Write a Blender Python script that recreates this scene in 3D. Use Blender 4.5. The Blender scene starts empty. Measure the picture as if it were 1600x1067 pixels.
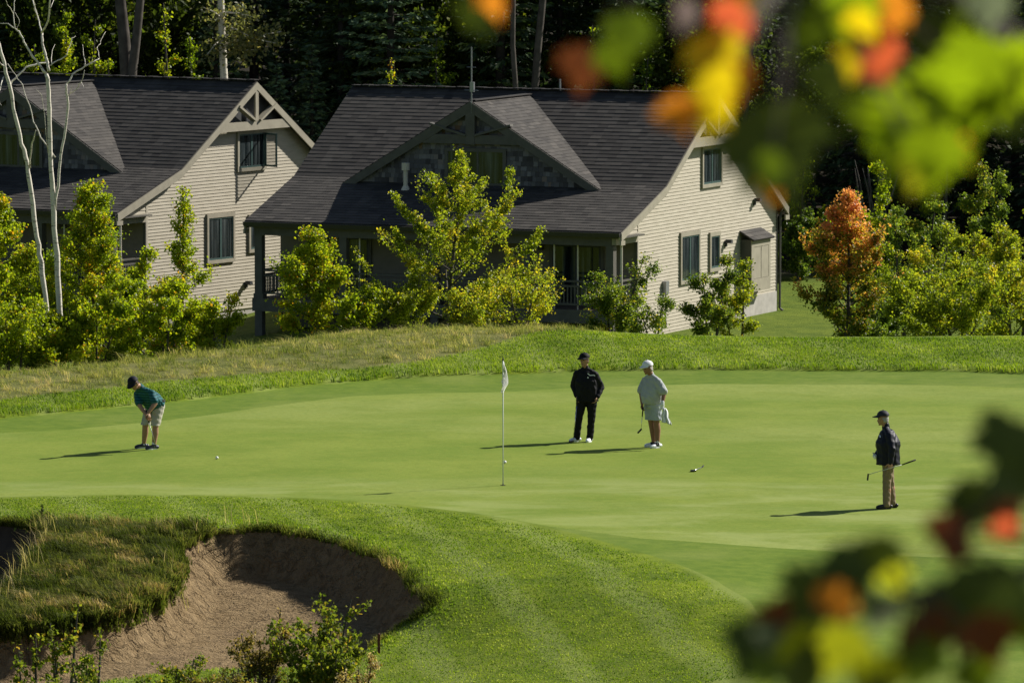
import bpy, bmesh, math, random
import numpy as np
from mathutils import Vector, Matrix
random.seed(7)
rng = np.random.default_rng(11)
sc = bpy.context.scene
COL = sc.collection

# ------------------------------------------------------------------ camera
F, CX, CY, HC = 10000.0, 800.0, 533.5, 13.0      # focal length in photo pixels, centre, eye height over the green
PIT = math.atan(883.5 / F)
FW = np.array([0, math.cos(PIT), -math.sin(PIT)])
UP = np.array([0, math.sin(PIT), math.cos(PIT)])
RT = np.array([1.0, 0, 0])
CAM = np.array([0, 0, HC])

def ray(px, py): return FW * F + RT * (px - CX) - UP * (py - CY)
def at_y(px, py, y):
    d = ray(px, py); return CAM + d * (y / d[1])
def at_z(px, py, z):
    d = ray(px, py); return CAM + d * ((z - HC) / d[2])

cam = bpy.data.cameras.new('camera')
cam.lens = 225.0; cam.sensor_width = 36.0; cam.sensor_fit = 'HORIZONTAL'
cam.clip_start = 0.1; cam.clip_end = 3000
cam.dof.use_dof = True; cam.dof.focus_distance = 121.0; cam.dof.aperture_fstop = 11.0
camo = bpy.data.objects.new('camera', cam); COL.objects.link(camo)
camo.location = (0, 0, HC); camo.rotation_euler = (math.pi / 2 - PIT, 0, 0)
sc.camera = camo

# ------------------------------------------------------------------ light
EL = math.radians(37.3)
AZ = Vector((0.865, 0.50, 0)).normalized()
TOSUN = Vector((AZ.x * math.cos(EL), AZ.y * math.cos(EL), math.sin(EL)))
sun = bpy.data.lights.new('sun', 'SUN'); sun.energy = 5.0; sun.angle = math.radians(0.53); sun.color = (1.0, 0.95, 0.86)
suno = bpy.data.objects.new('sun', sun); COL.objects.link(suno)
suno.rotation_euler = TOSUN.to_track_quat('Z', 'Y').to_euler(); suno.location = (60, 160, 60)
w = bpy.data.worlds.new('World'); sc.world = w; w.use_nodes = True
nt = w.node_tree
sky = nt.nodes.new('ShaderNodeTexSky'); sky.sky_type = 'NISHITA'; sky.sun_disc = False
sky.sun_elevation = EL; sky.sun_rotation = math.atan2(AZ.x, AZ.y)
bg = nt.nodes['Background']; bg.inputs['Strength'].default_value = 0.05
nt.links.new(sky.outputs[0], bg.inputs[0])
sc.view_settings.view_transform = 'Standard'; sc.view_settings.look = 'None'
sc.view_settings.exposure = 0.62; sc.view_settings.gamma = 1.0
sc.cycles.use_denoising = True
sc.cycles.max_bounces = 8; sc.cycles.transparent_max_bounces = 8
sc.cycles.sample_clamp_indirect = 6.0

# ------------------------------------------------------------------ tags and mesh helpers
def tag(o, label=None, cat=None, group=None, kind=None):
    if label: o['label'] = label
    if cat: o['category'] = cat
    if group: o['group'] = group
    if kind: o['kind'] = kind
    return o

def empty(name, loc, rz=0.0):
    o = bpy.data.objects.new(name, None); COL.objects.link(o)
    o.location = loc; o.rotation_euler = (0, 0, rz); o.empty_display_size = 0.3
    return o

def link_mesh(name, me, mat=None, parent=None):
    o = bpy.data.objects.new(name, me); COL.objects.link(o)
    if mat is not None:
        for m in (mat if isinstance(mat, (list, tuple)) else [mat]): me.materials.append(m)
    if parent is not None: o.parent = parent
    return o

def np_mesh(name, verts, faces, attrs=None, smooth=False):
    """verts (n,3); faces (m,k) int array with constant k"""
    me = bpy.data.meshes.new(name)
    verts = np.asarray(verts, dtype=np.float32); faces = np.asarray(faces, dtype=np.int32)
    m, k = faces.shape
    me.vertices.add(len(verts)); me.vertices.foreach_set('co', verts.ravel())
    me.loops.add(m * k); me.loops.foreach_set('vertex_index', faces.ravel())
    me.polygons.add(m)
    me.polygons.foreach_set('loop_start', np.arange(0, m * k, k, dtype=np.int32))
    me.polygons.foreach_set('loop_total', np.full(m, k, dtype=np.int32))
    me.polygons.foreach_set('use_smooth', np.full(m, bool(smooth)))
    for nm, (dom, arr) in (attrs or {}).items():
        a = me.attributes.new(nm, 'FLOAT', dom)
        a.data.foreach_set('value', np.asarray(arr, dtype=np.float32).ravel())
    me.update(calc_edges=True)
    return me

class MB:
    """collects convex pieces, links them as ONE mesh object"""
    def __init__(s): s.v = []; s.f = []
    def add(s, vs, fs):
        n = len(s.v); s.v += [tuple(float(c) for c in p) for p in vs]; s.f += [tuple(n + i for i in f) for f in fs]; return s
    def box(s, x0, x1, y0, y1, z0, z1):
        vs = [(x, y, z) for z in (z0, z1) for y in (y0, y1) for x in (x0, x1)]
        return s.add(vs, [(0, 2, 3, 1), (4, 5, 7, 6), (0, 1, 5, 4), (2, 6, 7, 3), (0, 4, 6, 2), (1, 3, 7, 5)])
    def prism(s, poly, axis, a, b):
        """poly of 2-D points extruded along axis ('x','y','z') from a to b"""
        n = len(poly)
        def P(p, t): return (t, p[0], p[1]) if axis == 'x' else ((p[0], t, p[1]) if axis == 'y' else (p[0], p[1], t))
        vs = [P(p, a) for p in poly] + [P(p, b) for p in poly]
        fs = [tuple(range(n))[::-1], tuple(range(n, 2 * n))] + [(i, (i + 1) % n, n + (i + 1) % n, n + i) for i in range(n)]
        return s.add(vs, fs)
    def bar(s, p, q, wd, ht=None, up=(0, 0, 1)):
        """rectangular bar from p to q"""
        p = Vector(p); q = Vector(q); ht = wd if ht is None else ht
        d = (q - p).normalized(); u = Vector(up)
        if abs(d.dot(u)) > 0.99: u = Vector((1, 0, 0))
        a = d.cross(u).normalized() * wd / 2; b = a.cross(d).normalized() * ht / 2
        vs = [e + i * a + j * b for e in (p, q) for i, j in ((-1, -1), (1, -1), (1, 1), (-1, 1))]
        return s.add(vs, [(3, 2, 1, 0), (4, 5, 6, 7), (0, 1, 5, 4), (1, 2, 6, 5), (2, 3, 7, 6), (3, 0, 4, 7)])
    def tube(s, pts, rad, n=8, cap=True):
        pts = [Vector(p) for p in pts]
        if not isinstance(rad, (list, tuple)): rad = [rad] * len(pts)
        rings = []; prev = None
        for i, p in enumerate(pts):
            d = (pts[min(i + 1, len(pts) - 1)] - pts[max(i - 1, 0)]).normalized()
            u = prev if prev is not None and abs(prev.dot(d)) < 0.95 else (Vector((0, 0, 1)) if abs(d.z) < 0.9 else Vector((1, 0, 0)))
            a = d.cross(u).normalized(); b = a.cross(d).normalized(); prev = b
            rings.append([p + (a * math.cos(2 * math.pi * k / n) + b * math.sin(2 * math.pi * k / n)) * rad[i] for k in range(n)])
        vs = [q for r in rings for q in r]; fs = []
        for i in range(len(rings) - 1):
            for k in range(n):
                fs.append((i * n + k, i * n + (k + 1) % n, (i + 1) * n + (k + 1) % n, (i + 1) * n + k))
        if cap: fs += [tuple(range(n))[::-1], tuple((len(rings) - 1) * n + k for k in range(n))]
        return s.add(vs, fs)
    def ball(s, c, r, n=10, m=6, sc_=(1, 1, 1)):
        vs = []; fs = []
        for i in range(m + 1):
            t = math.pi * i / m
            for k in range(n):
                a = 2 * math.pi * k / n
                vs.append((c[0] + r * sc_[0] * math.sin(t) * math.cos(a), c[1] + r * sc_[1] * math.sin(t) * math.sin(a), c[2] + r * sc_[2] * math.cos(t)))
        for i in range(m):
            for k in range(n):
                fs.append((i * n + k, (i + 1) * n + k, (i + 1) * n + (k + 1) % n, i * n + (k + 1) % n))
        return s.add(vs, fs)
    def build(s, name, mat, parent=None, smooth=False, bevel=0.0):
        me = bpy.data.meshes.new(name); me.from_pydata(s.v, [], s.f)
        bm = bmesh.new(); bm.from_mesh(me)
        bmesh.ops.remove_doubles(bm, verts=bm.verts, dist=1e-5) if smooth else None
        bmesh.ops.recalc_face_normals(bm, faces=bm.faces)
        bm.to_mesh(me); bm.free()
        if smooth:
            for p in me.polygons: p.use_smooth = True
        o = link_mesh(name, me, mat, parent)
        if bevel:
            b = o.modifiers.new('bevel', 'BEVEL'); b.width = bevel; b.segments = 2; b.limit_method = 'ANGLE'
        return o

# ------------------------------------------------------------------ materials
class NT:
    def __init__(s, name):
        s.m = bpy.data.materials.new(name); s.m.use_nodes = True
        s.t = s.m.node_tree; s.n = s.t.nodes; s.L = s.t.links
        s.b = s.n['Principled BSDF']; s.out = s.n['Material Output']
    def new(s, typ, **kw):
        n = s.n.new(typ)
        for k, v in kw.items(): setattr(n, k, v)
        return n
    def link(s, a, b): s.L.new(a, b)
    def val(s, x, sock):
        if isinstance(x, (int, float)): sock.default_value = x
        elif isinstance(x, (tuple, list)): sock.default_value = x if len(x) == len(sock.default_value) else (*x, 1)
        else: s.L.new(x, sock)
    def math(s, op, a, b=0.0, c=None, clamp=False):
        n = s.new('ShaderNodeMath', operation=op, use_clamp=clamp); s.val(a, n.inputs[0]); s.val(b, n.inputs[1])
        if c is not None: s.val(c, n.inputs[2])
        return n.outputs[0]
    def pos(s): return s.new('ShaderNodeNewGeometry').outputs['Position']
    def obj(s): return s.new('ShaderNodeTexCoord').outputs['Object']
    def sep(s, v):
        n = s.new('ShaderNodeSeparateXYZ'); s.link(v, n.inputs[0]); return n.outputs
    def comb(s, x, y, z):
        n = s.new('ShaderNodeCombineXYZ')
        for i, q in enumerate((x, y, z)): s.val(q, n.inputs[i])
        return n.outputs[0]
    def scale(s, v, k):
        n = s.new('ShaderNodeVectorMath', operation='MULTIPLY'); s.link(v, n.inputs[0]); n.inputs[1].default_value = k; return n.outputs[0]
    def noise(s, v, scale, detail=3, rough=0.55, dist=0.0):
        n = s.new('ShaderNodeTexNoise'); s.link(v, n.inputs['Vector']); n.inputs['Scale'].default_value = scale
        n.inputs['Detail'].default_value = detail; n.inputs['Roughness'].default_value = rough; n.inputs['Distortion'].default_value = dist
        return n.outputs['Fac']
    def ramp(s, f, stops, interp='LINEAR'):
        n = s.new('ShaderNodeValToRGB'); s.val(f, n.inputs[0]); cr = n.color_ramp; cr.interpolation = interp
        while len(cr.elements) < len(stops): cr.elements.new(0.5)
        for e, (p, c) in zip(cr.elements, stops): e.position = p; e.color = (*c, 1) if len(c) == 3 else c
        return n.outputs[0]
    def mix(s, f, a, b, mode='MIX'):
        n = s.new('ShaderNodeMix', data_type='RGBA', blend_type=mode); s.val(f, n.inputs[0]); s.val(a, n.inputs[6]); s.val(b, n.inputs[7]); return n.outputs[2]
    def step(s, x, lo, hi):
        n = s.new('ShaderNodeMapRange', interpolation_type='SMOOTHSTEP'); s.val(x, n.inputs[0]); n.inputs[1].default_value = lo; n.inputs[2].default_value = hi; return n.outputs[0]
    def attr(s, name): return s.new('ShaderNodeAttribute', attribute_name=name).outputs['Fac']
    def bump(s, h, dist, strength=1.0):
        n = s.new('ShaderNodeBump'); s.link(h, n.inputs['Height']); n.inputs['Distance'].default_value = dist; n.inputs['Strength'].default_value = strength
        s.link(n.outputs[0], s.b.inputs['Normal']); return n.outputs[0]
    def base(s, c, rough=0.7, spec=0.3, metal=0.0):
        s.val(c, s.b.inputs['Base Color']); s.val(rough, s.b.inputs['Roughness']); s.b.inputs['Specular IOR Level'].default_value = spec; s.b.inputs['Metallic'].default_value = metal
        return s

def plain(name, c, rough=0.6, spec=0.3, metal=0.0, var=0.12, scale=6.0, bump=0.0):
    t = NT(name); n = t.noise(t.obj(), scale, 4)
    lo = tuple(x * (1 - var) for x in c); hi = tuple(min(1, x * (1 + var)) for x in c)
    t.base(t.ramp(n, [(0.3, lo), (0.7, hi)]), rough, spec, metal)
    if bump: t.bump(n, bump)
    return t.m

def leaf_mat(name, stops, trans=0.5, rough=0.45, gloss=0.25):
    """foliage: colour per leaf from the attribute 'tint', thin and translucent"""
    t = NT(name); f = t.attr('tint'); c = t.ramp(f, stops)
    t.base(c, rough, gloss)
    tr = t.new('ShaderNodeBsdfTranslucent')
    c2 = t.mix(1.0, c, (1.0, 1.0, 0.55), 'MULTIPLY')
    br = t.new('ShaderNodeVectorMath', operation='SCALE'); t.link(c2, br.inputs[0]); br.inputs['Scale'].default_value = 2.3
    t.link(br.outputs[0], tr.inputs[0])
    mx = t.new('ShaderNodeMixShader'); mx.inputs[0].default_value = trans
    t.link(t.b.outputs[0], mx.inputs[1]); t.link(tr.outputs[0], mx.inputs[2]); t.link(mx.outputs[0], t.out.inputs[0])
    return t.m
# ------------------------------------------------------------------ terrain
def tps_fit(P, z, lam=1e-4):
    n = len(P); d = np.linalg.norm(P[:, None] - P[None], axis=2); K = np.where(d > 0, d * d * np.log(d + 1e-12), 0) + lam * np.eye(n)
    A = np.zeros((n + 3, n + 3)); A[:n, :n] = K; A[:n, n] = 1; A[:n, n + 1:] = P; A[n, :n] = 1; A[n + 1:, :n] = P.T
    return np.linalg.solve(A, np.concatenate([z, np.zeros(3)]))
def tps_eval(Wt, P, Q):
    out = np.empty(len(Q))
    for i in range(0, len(Q), 40000):
        q = Q[i:i + 40000]; d = np.linalg.norm(q[:, None] - P[None], axis=2)
        out[i:i + 40000] = np.where(d > 0, d * d * np.log(d + 1e-12), 0) @ Wt[:-3] + Wt[-3] + q @ Wt[-2:]
    return out

CTRL = [  # where the photo shows the ground (column, row) and its height over the green
 (-60,768,-.12),(0,768,-.1),(300,768,-.05),(600,785,0),(870,825,0),(1200,850,-.05),(1600,860,-.1),(0,720,-.14),(400,720,0),(800,720,0),(1200,720,0),(1600,720,0),
 (0,672,-.05),(250,655,-.01),(550,620,.03),(785,614,.03),(1100,603,.03),(1600,610,.03),(0,655,-.03),(150,641,.0),(300,626,.02),(450,607,.04),(600,594,.05),(750,587,.06),(900,581,.07),(1200,579,.07),(1600,585,.07),
 (0,630,.06),(250,603,.12),(450,587,.17),(650,572,.22),(790,540,.33),(930,528,.38),(0,598,.25),(300,568,.32),(550,534,.42),(700,526,.46),(880,526,.46),(880,552,.28),(1100,539,.30),(1300,541,.24),(1600,539,.24),(1300,562,.14),
 (700,800,0),(860,835,0),(1000,870,0),(1100,900,-.05),(1190,940,-.12),(750,900,-.17),(900,950,-.35),(1050,1000,-.5),(700,1000,-.8),(800,1060,-.9),(1000,1067,-.8),(620,1067,-1.12),(1150,1067,-.62),(1300,950,-.32),(1300,1067,-.62),(1600,1000,-.5),(1600,1067,-.7),
 (668,935,-.42),(640,905,-.3),(590,870,-.15),(520,845,-.08),(440,828,-.02),(360,828,-.03),(300,845,-.12),(276,868,-.25),(284,886,-.34),(275,905,-.42),(250,928,-.50),(200,950,-.58),(150,962,-.62),(60,975,-.66),(0,978,-.67),(-100,977,-.66),
 (660,958,-.58),(620,982,-.82),(590,1002,-.95),(560,1025,-1.02),(450,1050,-1.1),(340,1050,-1.15),(200,1070,-1.2),(0,1085,-1.2),(-100,1085,-1.2),
 (140,850,-.10),(200,890,-.30),(100,915,-.42),(60,945,-.55),(240,845,-.08),(0,800,-.06),(300,800,0),(500,815,0),(40,825,-.06),(75,840,-.16),(30,905,-.46),(-10,935,-.62),(-80,815,-.06),(-80,950,-.7)]
CP = np.array([at_z(*c) for c in CTRL]); CPz = CP[:, 2]; CPxy = CP[:, :2]
far_pts = np.array([(x, 147.5, .25) for x in (-26, -14, 14, 26)] + [(x, 92, -1.6) for x in (-26, -12, -4, 4, 12, 26)] + [(-26, 120, -.1), (26, 120, -.1), (-26, 134, .3), (26, 140, .15)], float)
CPxy = np.vstack([CPxy, far_pts[:, :2]]); CPz = np.concatenate([CPz, far_pts[:, 2]])
TW = tps_fit(CPxy, CPz)
CREST = np.array([at_z(*c)[:2] for c in [(-60,600,.25),(0,598,.25),(300,568,.32),(550,534,.42),(700,526,.46),(880,526,.46),(1100,539,.30),(1300,541,.24),(1600,539,.24)]])
def sstep(x, a, b):
    t = np.clip((x - a) / (b - a), 0, 1); return t * t * (3 - 2 * t)
def crest_y(x): return np.interp(x, CREST[:, 0], CREST[:, 1])
def ground_raw(X, Y):
    X = np.asarray(X, float).ravel(); Y = np.asarray(Y, float).ravel()
    cy = crest_y(X)
    Yc = np.clip(Y, 93.0, cy); Xc = np.clip(X, -17, 17)
    z = tps_eval(TW, CPxy, np.stack([Xc, Yc], 1))
    d = np.maximum(Y - cy, 0)
    drop = 0.112 * (np.sqrt(d * d + 9) - 3)
    z = z - drop
    base = -5.0 - 1.0 * sstep(-X, 6, 14)
    k = sstep(Y, 180, 202); z = z * (1 - k) + k * np.maximum(base, -9)
    z = z + 0.10 * np.maximum(Y - 236, 0) * sstep(Y, 234, 250)
    z = np.where(Y > 250, np.minimum(z, 60), z)
    # towards the viewer: a hollow, then the bank the photographer stands on
    n = sstep(93 - Y, 0, 30); near = np.interp(Y, [-60, 2, 40, 60, 93], [11.6, 11.25, -2.5, -3.2, -1.6])
    z = z * (1 - n) + n * near
    return z

def poly_sd(poly, X, Y):
    """signed distance to a closed polygon, negative inside"""
    P = np.asarray(poly)[:, :2]; Q = np.stack([X, Y], 1); out = np.empty(len(Q))
    A = P; B = np.roll(P, -1, 0)
    for i in range(0, len(Q), 30000):
        q = Q[i:i + 30000][:, None]; ab = B - A
        t = np.clip(((q - A) * ab).sum(2) / (ab * ab).sum(1), 0, 1)
        d = np.linalg.norm(q - (A + t[..., None] * ab), axis=2).min(1)
        x, y = q[:, 0, 0:1], q[:, 0, 1:2]
        cr = ((A[:, 1] > y) != (B[:, 1] > y)) & (x < (B[:, 0] - A[:, 0]) * (y - A[:, 1]) / (B[:, 1] - A[:, 1] + 1e-12) + A[:, 0])
        out[i:i + 30000] = np.where(cr.sum(1) % 2 == 1, -d, d)
    return out
def smooth_poly(pts, n=4, closed=True):
    P = np.asarray(pts, float); m = len(P); out = []
    for i in range(m if closed else m - 1):
        p0, p1, p2, p3 = (P[(i + k) % m] if closed else P[min(max(i + k, 0), m - 1)] for k in (-1, 0, 1, 2))
        for t in np.linspace(0, 1, n, endpoint=False):
            out.append(0.5 * ((2 * p1) + (-p0 + p2) * t + (2 * p0 - 5 * p1 + 4 * p2 - p3) * t * t + (-p0 + 3 * p1 - 3 * p2 + p3) * t ** 3))
    return np.array(out)
def flat(pts, z=0.0): return [at_z(px, py, z)[:2] for px, py in pts]
GREEN = np.array(flat([(-700,772),(0,768),(180,767),(300,769),(450,775),(600,785),(740,801),(860,822),(1000,840),(1200,850),(1400,858),(1700,862),(2300,850),(2300,640),(1700,612),(1500,605),(1400,603),(1100,602),(900,606),(785,614),(660,615),(550,621),(480,629),(400,638),(330,648),(250,657),(100,668),(0,672),(-700,690)]))
FRINGE = np.array(flat([(-700,772.5),(0,768.5),(180,767.5),(300,769.5),(450,775.5),(600,785.5),(740,801.5),(860,823),(930,842),(1000,862),(1060,880),(1120,900),(1165,922),(1190,943),(1205,985),(1215,1067),(1220,1150),(2600,1150)]) + [tuple(at_z(*c)[:2]) for c in [(2600,600,.07),(1700,586,.07),(1600,585,.07),(1500,581,.07),(1200,579,.07),(900,581,.07),(750,587,.06),(600,594,.05),(450,607,.04),(300,626,.02),(150,641,0),(0,655,-.03),(-700,690,-.05)]])
FESC = np.array([at_z(*c)[:2] for c in [(-700,640,.05),(0,631,.06),(150,616,.09),(250,603,.12),(350,594,.15),(450,587,.17),(560,579,.2),(650,572,.22),(710,561,.25),(760,548,.30),(800,537,.34),(850,527,.42),(910,520,.47),(960,514,.45),(960,490,.3),(800,480,.3),(300,500,.3),(-700,550,.3)]])
_jr = np.random.default_rng(3)
def ragged(P, a=.10):
    P = smooth_poly(P, 3); n = len(P); j = _jr.normal(0, a, (n, 2)); j = (j + np.roll(j, 1, 0)) / 1.6; j[P[:, 0] > .5] *= .5; return P + j
SAND = smooth_poly([at_z(*c)[:2] for c in [(-260,975,-.66),(-100,977,-.66),(0,978,-.67),(60,975,-.66),(110,969,-.65),(150,962,-.62),(200,950,-.58),(235,938,-.54),(258,922,-.48),(275,905,-.42),(284,886,-.34),(278,868,-.25),(287,850,-.15),(310,838,-.08),(360,828,-.03),(440,828,-.02),(520,845,-.08),(590,870,-.15),(640,905,-.3),(668,935,-.42),(660,958,-.58),(620,982,-.82),(590,1002,-.95),(560,1025,-1.02),(450,1046,-1.1),(340,1048,-1.15),(250,1058,-1.2),(100,1075,-1.2),(-260,1090,-1.2)]])
SAND = ragged(SAND, .055)
SAND2 = smooth_poly([at_z(*c)[:2] for c in [(-200,812,-.06),(-80,815,-.06),(0,819,-.06),(40,824,-.07),(74,838,-.15),(66,866,-.3),(35,902,-.46),(-8,934,-.62),(-80,948,-.7),(-200,950,-.7)]])
# the sand polygons hold the lip; ground() with the bowls carved out
def ground(X, Y, carve=True):
    X = np.asarray(X, float).ravel(); Y = np.asarray(Y, float).ravel(); z = ground_raw(X, Y)
    if not carve: return z
    near = (Y > 95) & (Y < 116) & (X > -22) & (X < 4)
    if near.any():
        x = X[near]; y = Y[near]; zz = z[near]
        for poly, fl in ((SAND, np.clip(-.85 - (109.5 - y) * .085, -1.5, -.7)), (SAND2, -2.1)):
            d = -poly_sd(poly, x, y); ins = d > 0
            lip = zz - 0.16 - (0.30 * sstep(-x, 4.9, 5.9) if poly is SAND else 0)
            h = np.maximum(lip - fl, 0.02); wd = 0.25 + h * 0.6
            bowl = fl + 0.10 * np.sin(x * 1.3 + y * .7) * .5 + (lip - fl) * (1 - sstep(d, 0.0, wd))
            k = np.clip(d / 0.10, 0, 1)
            zz = np.where(ins, zz * (1 - k) + np.minimum(bowl, lip) * k, zz)
            # turf rolls over slightly at the rim
            zz = np.where(~ins, zz + 0.05 * np.exp(-((d + 0.25) / 0.22) ** 2), zz)
        z[near] = zz
    return z
def gz(x, y): return float(ground([x], [y])[0])

def axis(parts):
    out = []
    for a, b, st in parts: out += list(np.arange(a, b - 1e-6, st))
    return np.array(out + [parts[-1][1]])
xs = axis([(-600,-100,50),(-100,-40,6),(-40,-16,1.2),(-16,-13,.3),(-13,13,.11),(13,16,.3),(16,40,1.2),(40,100,6),(100,600,50)])
ys = axis([(-60,-10,10),(-10,20,1.5),(20,90,3.5),(90,97,.7),(97,112,.075),(112,150,.13),(150,160,.5),(160,240,2),(240,300,6),(300,900,50)])
GX, GY = np.meshgrid(xs, ys); X = GX.ravel(); Y = GY.ravel()
Z = ground(X, Y)
inz = (np.abs(X) < 20) & (Y > 90) & (Y < 152)
sdg = np.full(len(X), 9.0); sdf = sdg.copy(); sdr = sdg.copy(); sds = sdg.copy()
for arr, poly in ((sdg, GREEN), (sdf, FRINGE), (sdr, FESC), (sds, SAND)): arr[inz] = poly_sd(poly, X[inz], Y[inz])
sd2 = np.full(len(X), 9.0); sd2[inz] = poly_sd(SAND2, X[inz], Y[inz])
sdsand = np.minimum(sds, sd2)
# second cut stands a little higher than the fringe, the fringe than the green
lumpy = np.zeros(len(X))
blad = (1 - np.exp(-np.maximum(sdf, 0) / .10)) * (.09 * (Y > 124)) * (sdsand > 0) * (sdf < 8)
Z = Z + blad
# coarse long turf on the tongue between the bunkers
ISL = smooth_poly([at_z(*c)[:2] for c in [(30,826,-.06),(110,818,-.05),(240,824,-.03),(330,822,0),(300,850,-.12),(285,880,-.33),(283,905,-.42),(255,935,-.52),(150,968,-.64),(0,982,-.67),(-200,982,-.67),(-200,940,-.7),(-10,934,-.62),(60,870,-.3)]])
sdi = np.full(len(X), 9.0); sdi[inz] = poly_sd(ISL, X[inz], Y[inz])
lm = (sdi < 0) & (sdsand > .05)
Z[lm] += .07 * (np.sin(X[lm] * 5.1 + 2 * np.sin(Y[lm] * 3.3)) * np.sin(Y[lm] * 4.7 + 1.5 * np.sin(X[lm] * 4.1))) * np.clip(-sdi[lm] / .4, 0, 1)
nx, ny = len(xs), len(ys)
idx = np.arange(nx * ny).reshape(ny, nx)
faces = np.stack([idx[:-1, :-1], idx[:-1, 1:], idx[1:, 1:], idx[1:, :-1]], 2).reshape(-1, 4)

# one turf material, what grows where is read from distances stored on the mesh
t = NT('turf'); P = t.pos()
n1 = t.noise(P, .35, 4); n2 = t.noise(P, 3.0, 5, .65); n3 = t.noise(P, 22.0, 4, .7); n7 = t.noise(t.scale(P, (1, 1.0, 1)), 8.0, 4, .75); n0 = t.noise(t.scale(P, (.5, 1.0, 1)), .16, 3); n4 = t.noise(P, 1.1, 5, .7, .6)
n5 = t.noise(t.scale(P, (.8, 1.0, 1)), .75, 5, .7, .4); n6 = t.noise(P, 60.0, 3, .8)
g_green = t.mix(t.step(n1, .32, .68), (0.120, 0.182, 0.016), (0.177, 0.228, 0.030))
g_green = t.mix(t.math('MULTIPLY', t.step(n0, .46, .66), .65), g_green, (0.222, 0.262, 0.065))
g_green = t.mix(t.math('MULTIPLY', t.step(n5, .42, .72), .55), g_green, (0.104, 0.158, 0.010))
g_green = t.mix(t.math('MULTIPLY', t.step(n2, .40, .72), .35), g_green, (0.205, 0.228, 0.035))
g_green = t.mix(t.math('MULTIPLY', t.step(n3, .4, .75), .35), g_green, (0.080, 0.130, 0.008))
g_green = t.mix(t.math('MULTIPLY', t.step(n7, .42, .68), .40), g_green, (0.089, 0.142, 0.010))
g_green = t.mix(t.math('MULTIPLY', t.step(n6, .45, .8), .35), g_green, (0.268, 0.300, 0.074))
sp0 = t.sep(P); swl = t.math('ADD', sp0[1], t.math('MULTIPLY', t.math('SUBTRACT', n1, .5), 3.0)); bandf = t.math('MULTIPLY', t.step(swl, 119.0, 117.0), t.math('MULTIPLY', t.step(t.noise(t.scale(P, (.5, 1.0, 1)), .7, 5, .65, .5), .42, .66), .45)); g_green = t.mix(bandf, g_green, (0.268, 0.306, 0.103))  # pale front patches: brightness of sun-facing slopes put into the colour
g_fr = t.mix(t.step(n2, .3, .7), (.080, .135, .008), (.122, .175, .015))
g_fr = t.mix(t.math('MULTIPLY', t.step(n1, .45, .7), .6), g_fr, (.170, .208, .038))
g_fr = t.mix(t.math('MULTIPLY', t.step(n3, .4, .75), .4), g_fr, (.055, .10, .008))
g_ro = t.mix(t.step(n4, .3, .7), (0.082, 0.129, 0.004), (0.168, 0.215, 0.010))
g_ro = t.mix(t.math('MULTIPLY', t.step(n3, .4, .7), .6), g_ro, (.055, .100, .006))
g_ro = t.mix(t.math('MULTIPLY', t.step(n1, .5, .72), .5), g_ro, (0.159, 0.194, 0.034))
# faint mowing passes running away from the viewer
sp = t.sep(P); ang = t.math('ADD', t.math('MULTIPLY', sp[0], 1.0), t.math('MULTIPLY', sp[1], .22))
st = t.math('SINE', t.math('ADD', t.math('MULTIPLY', ang, 3.6), t.math('MULTIPLY', n1, 3.0)))
g_ro = t.mix(t.math('MULTIPLY', t.step(st, .2, .9), .5), g_ro, (.205, .25, .060))
g_fe = t.mix(t.step(n4, .3, .7), (.085, .105, .018), (.175, .170, .055))
g_is = t.mix(t.step(n4, .3, .7), (.045, .062, .010), (.115, .120, .034))
g_lawn = t.mix(t.step(n4, .3, .7), (.065, .105, .007), (.125, .165, .014))
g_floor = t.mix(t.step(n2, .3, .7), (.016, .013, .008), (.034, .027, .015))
edge = t.math('MULTIPLY', t.math('SUBTRACT', n3, .5), .10); edger = t.math('MULTIPLY', t.math('SUBTRACT', n2, .5), .5)
def on(a, wdt=.03): return t.step(t.math('ADD', t.attr(a), edge), wdt, -wdt)
c = t.mix(on('sd_fringe', .02), g_ro, g_fr)
c = t.mix(on('sd_green', .015), c, g_green)
c = t.mix(on('sd_fescue', .15), c, g_fe)
c = t.mix(on('sd_tongue', .3), c, g_is)
far = t.step(sp[1], 150.5, 153.0)
c = t.mix(far, c, g_lawn)
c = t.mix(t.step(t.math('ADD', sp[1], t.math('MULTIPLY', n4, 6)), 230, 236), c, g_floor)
near = t.step(sp[1], 92, 86); c = t.mix(near, c, g_fe)
t.base(c, .9, .12)
hb = t.mix(on('sd_fringe', .02), n3, t.math('MULTIPLY', n3, .25))
bh = t.math('ADD', t.math('MULTIPLY', t.step(t.attr('sd_fringe'), .0, 1.6), t.math('ADD', t.math('SUBTRACT', n3, .5), t.math('MULTIPLY', t.math('SUBTRACT', n4, .5), 2.2))), t.math('MULTIPLY', n2, .25))
t.bump(bh, .045, .8)
TURF = t.m
t = NT('sand'); P = t.pos(); s1 = t.noise(P, 5, 5, .65); s2 = t.noise(t.scale(P, (1, 1, 1)), 40, 4, .7); s3 = t.noise(P, 1.2, 3)
rk = t.new('ShaderNodeTexWave', wave_type='BANDS', bands_direction='DIAGONAL'); t.link(P, rk.inputs['Vector']); rk.inputs['Scale'].default_value = 3.2; rk.inputs['Distortion'].default_value = 22; rk.inputs['Detail'].default_value = 3; rk.inputs['Detail Scale'].default_value = .9
c = t.mix(t.step(s1, .3, .7), (.240, .168, .086), (.325, .235, .128)); c = t.mix(t.math('MULTIPLY', t.step(s2, .45, .7), .6), c, (.145, .098, .050)); c = t.mix(t.math('MULTIPLY', t.step(s3, .55, .75), .4), c, (.175, .120, .070))
t.base(c, .95, .1)
pit = t.noise(P, 9, 3, .6, .8)
ft = t.noise(P, 3.4, 4, .6, 1.5)
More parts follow.
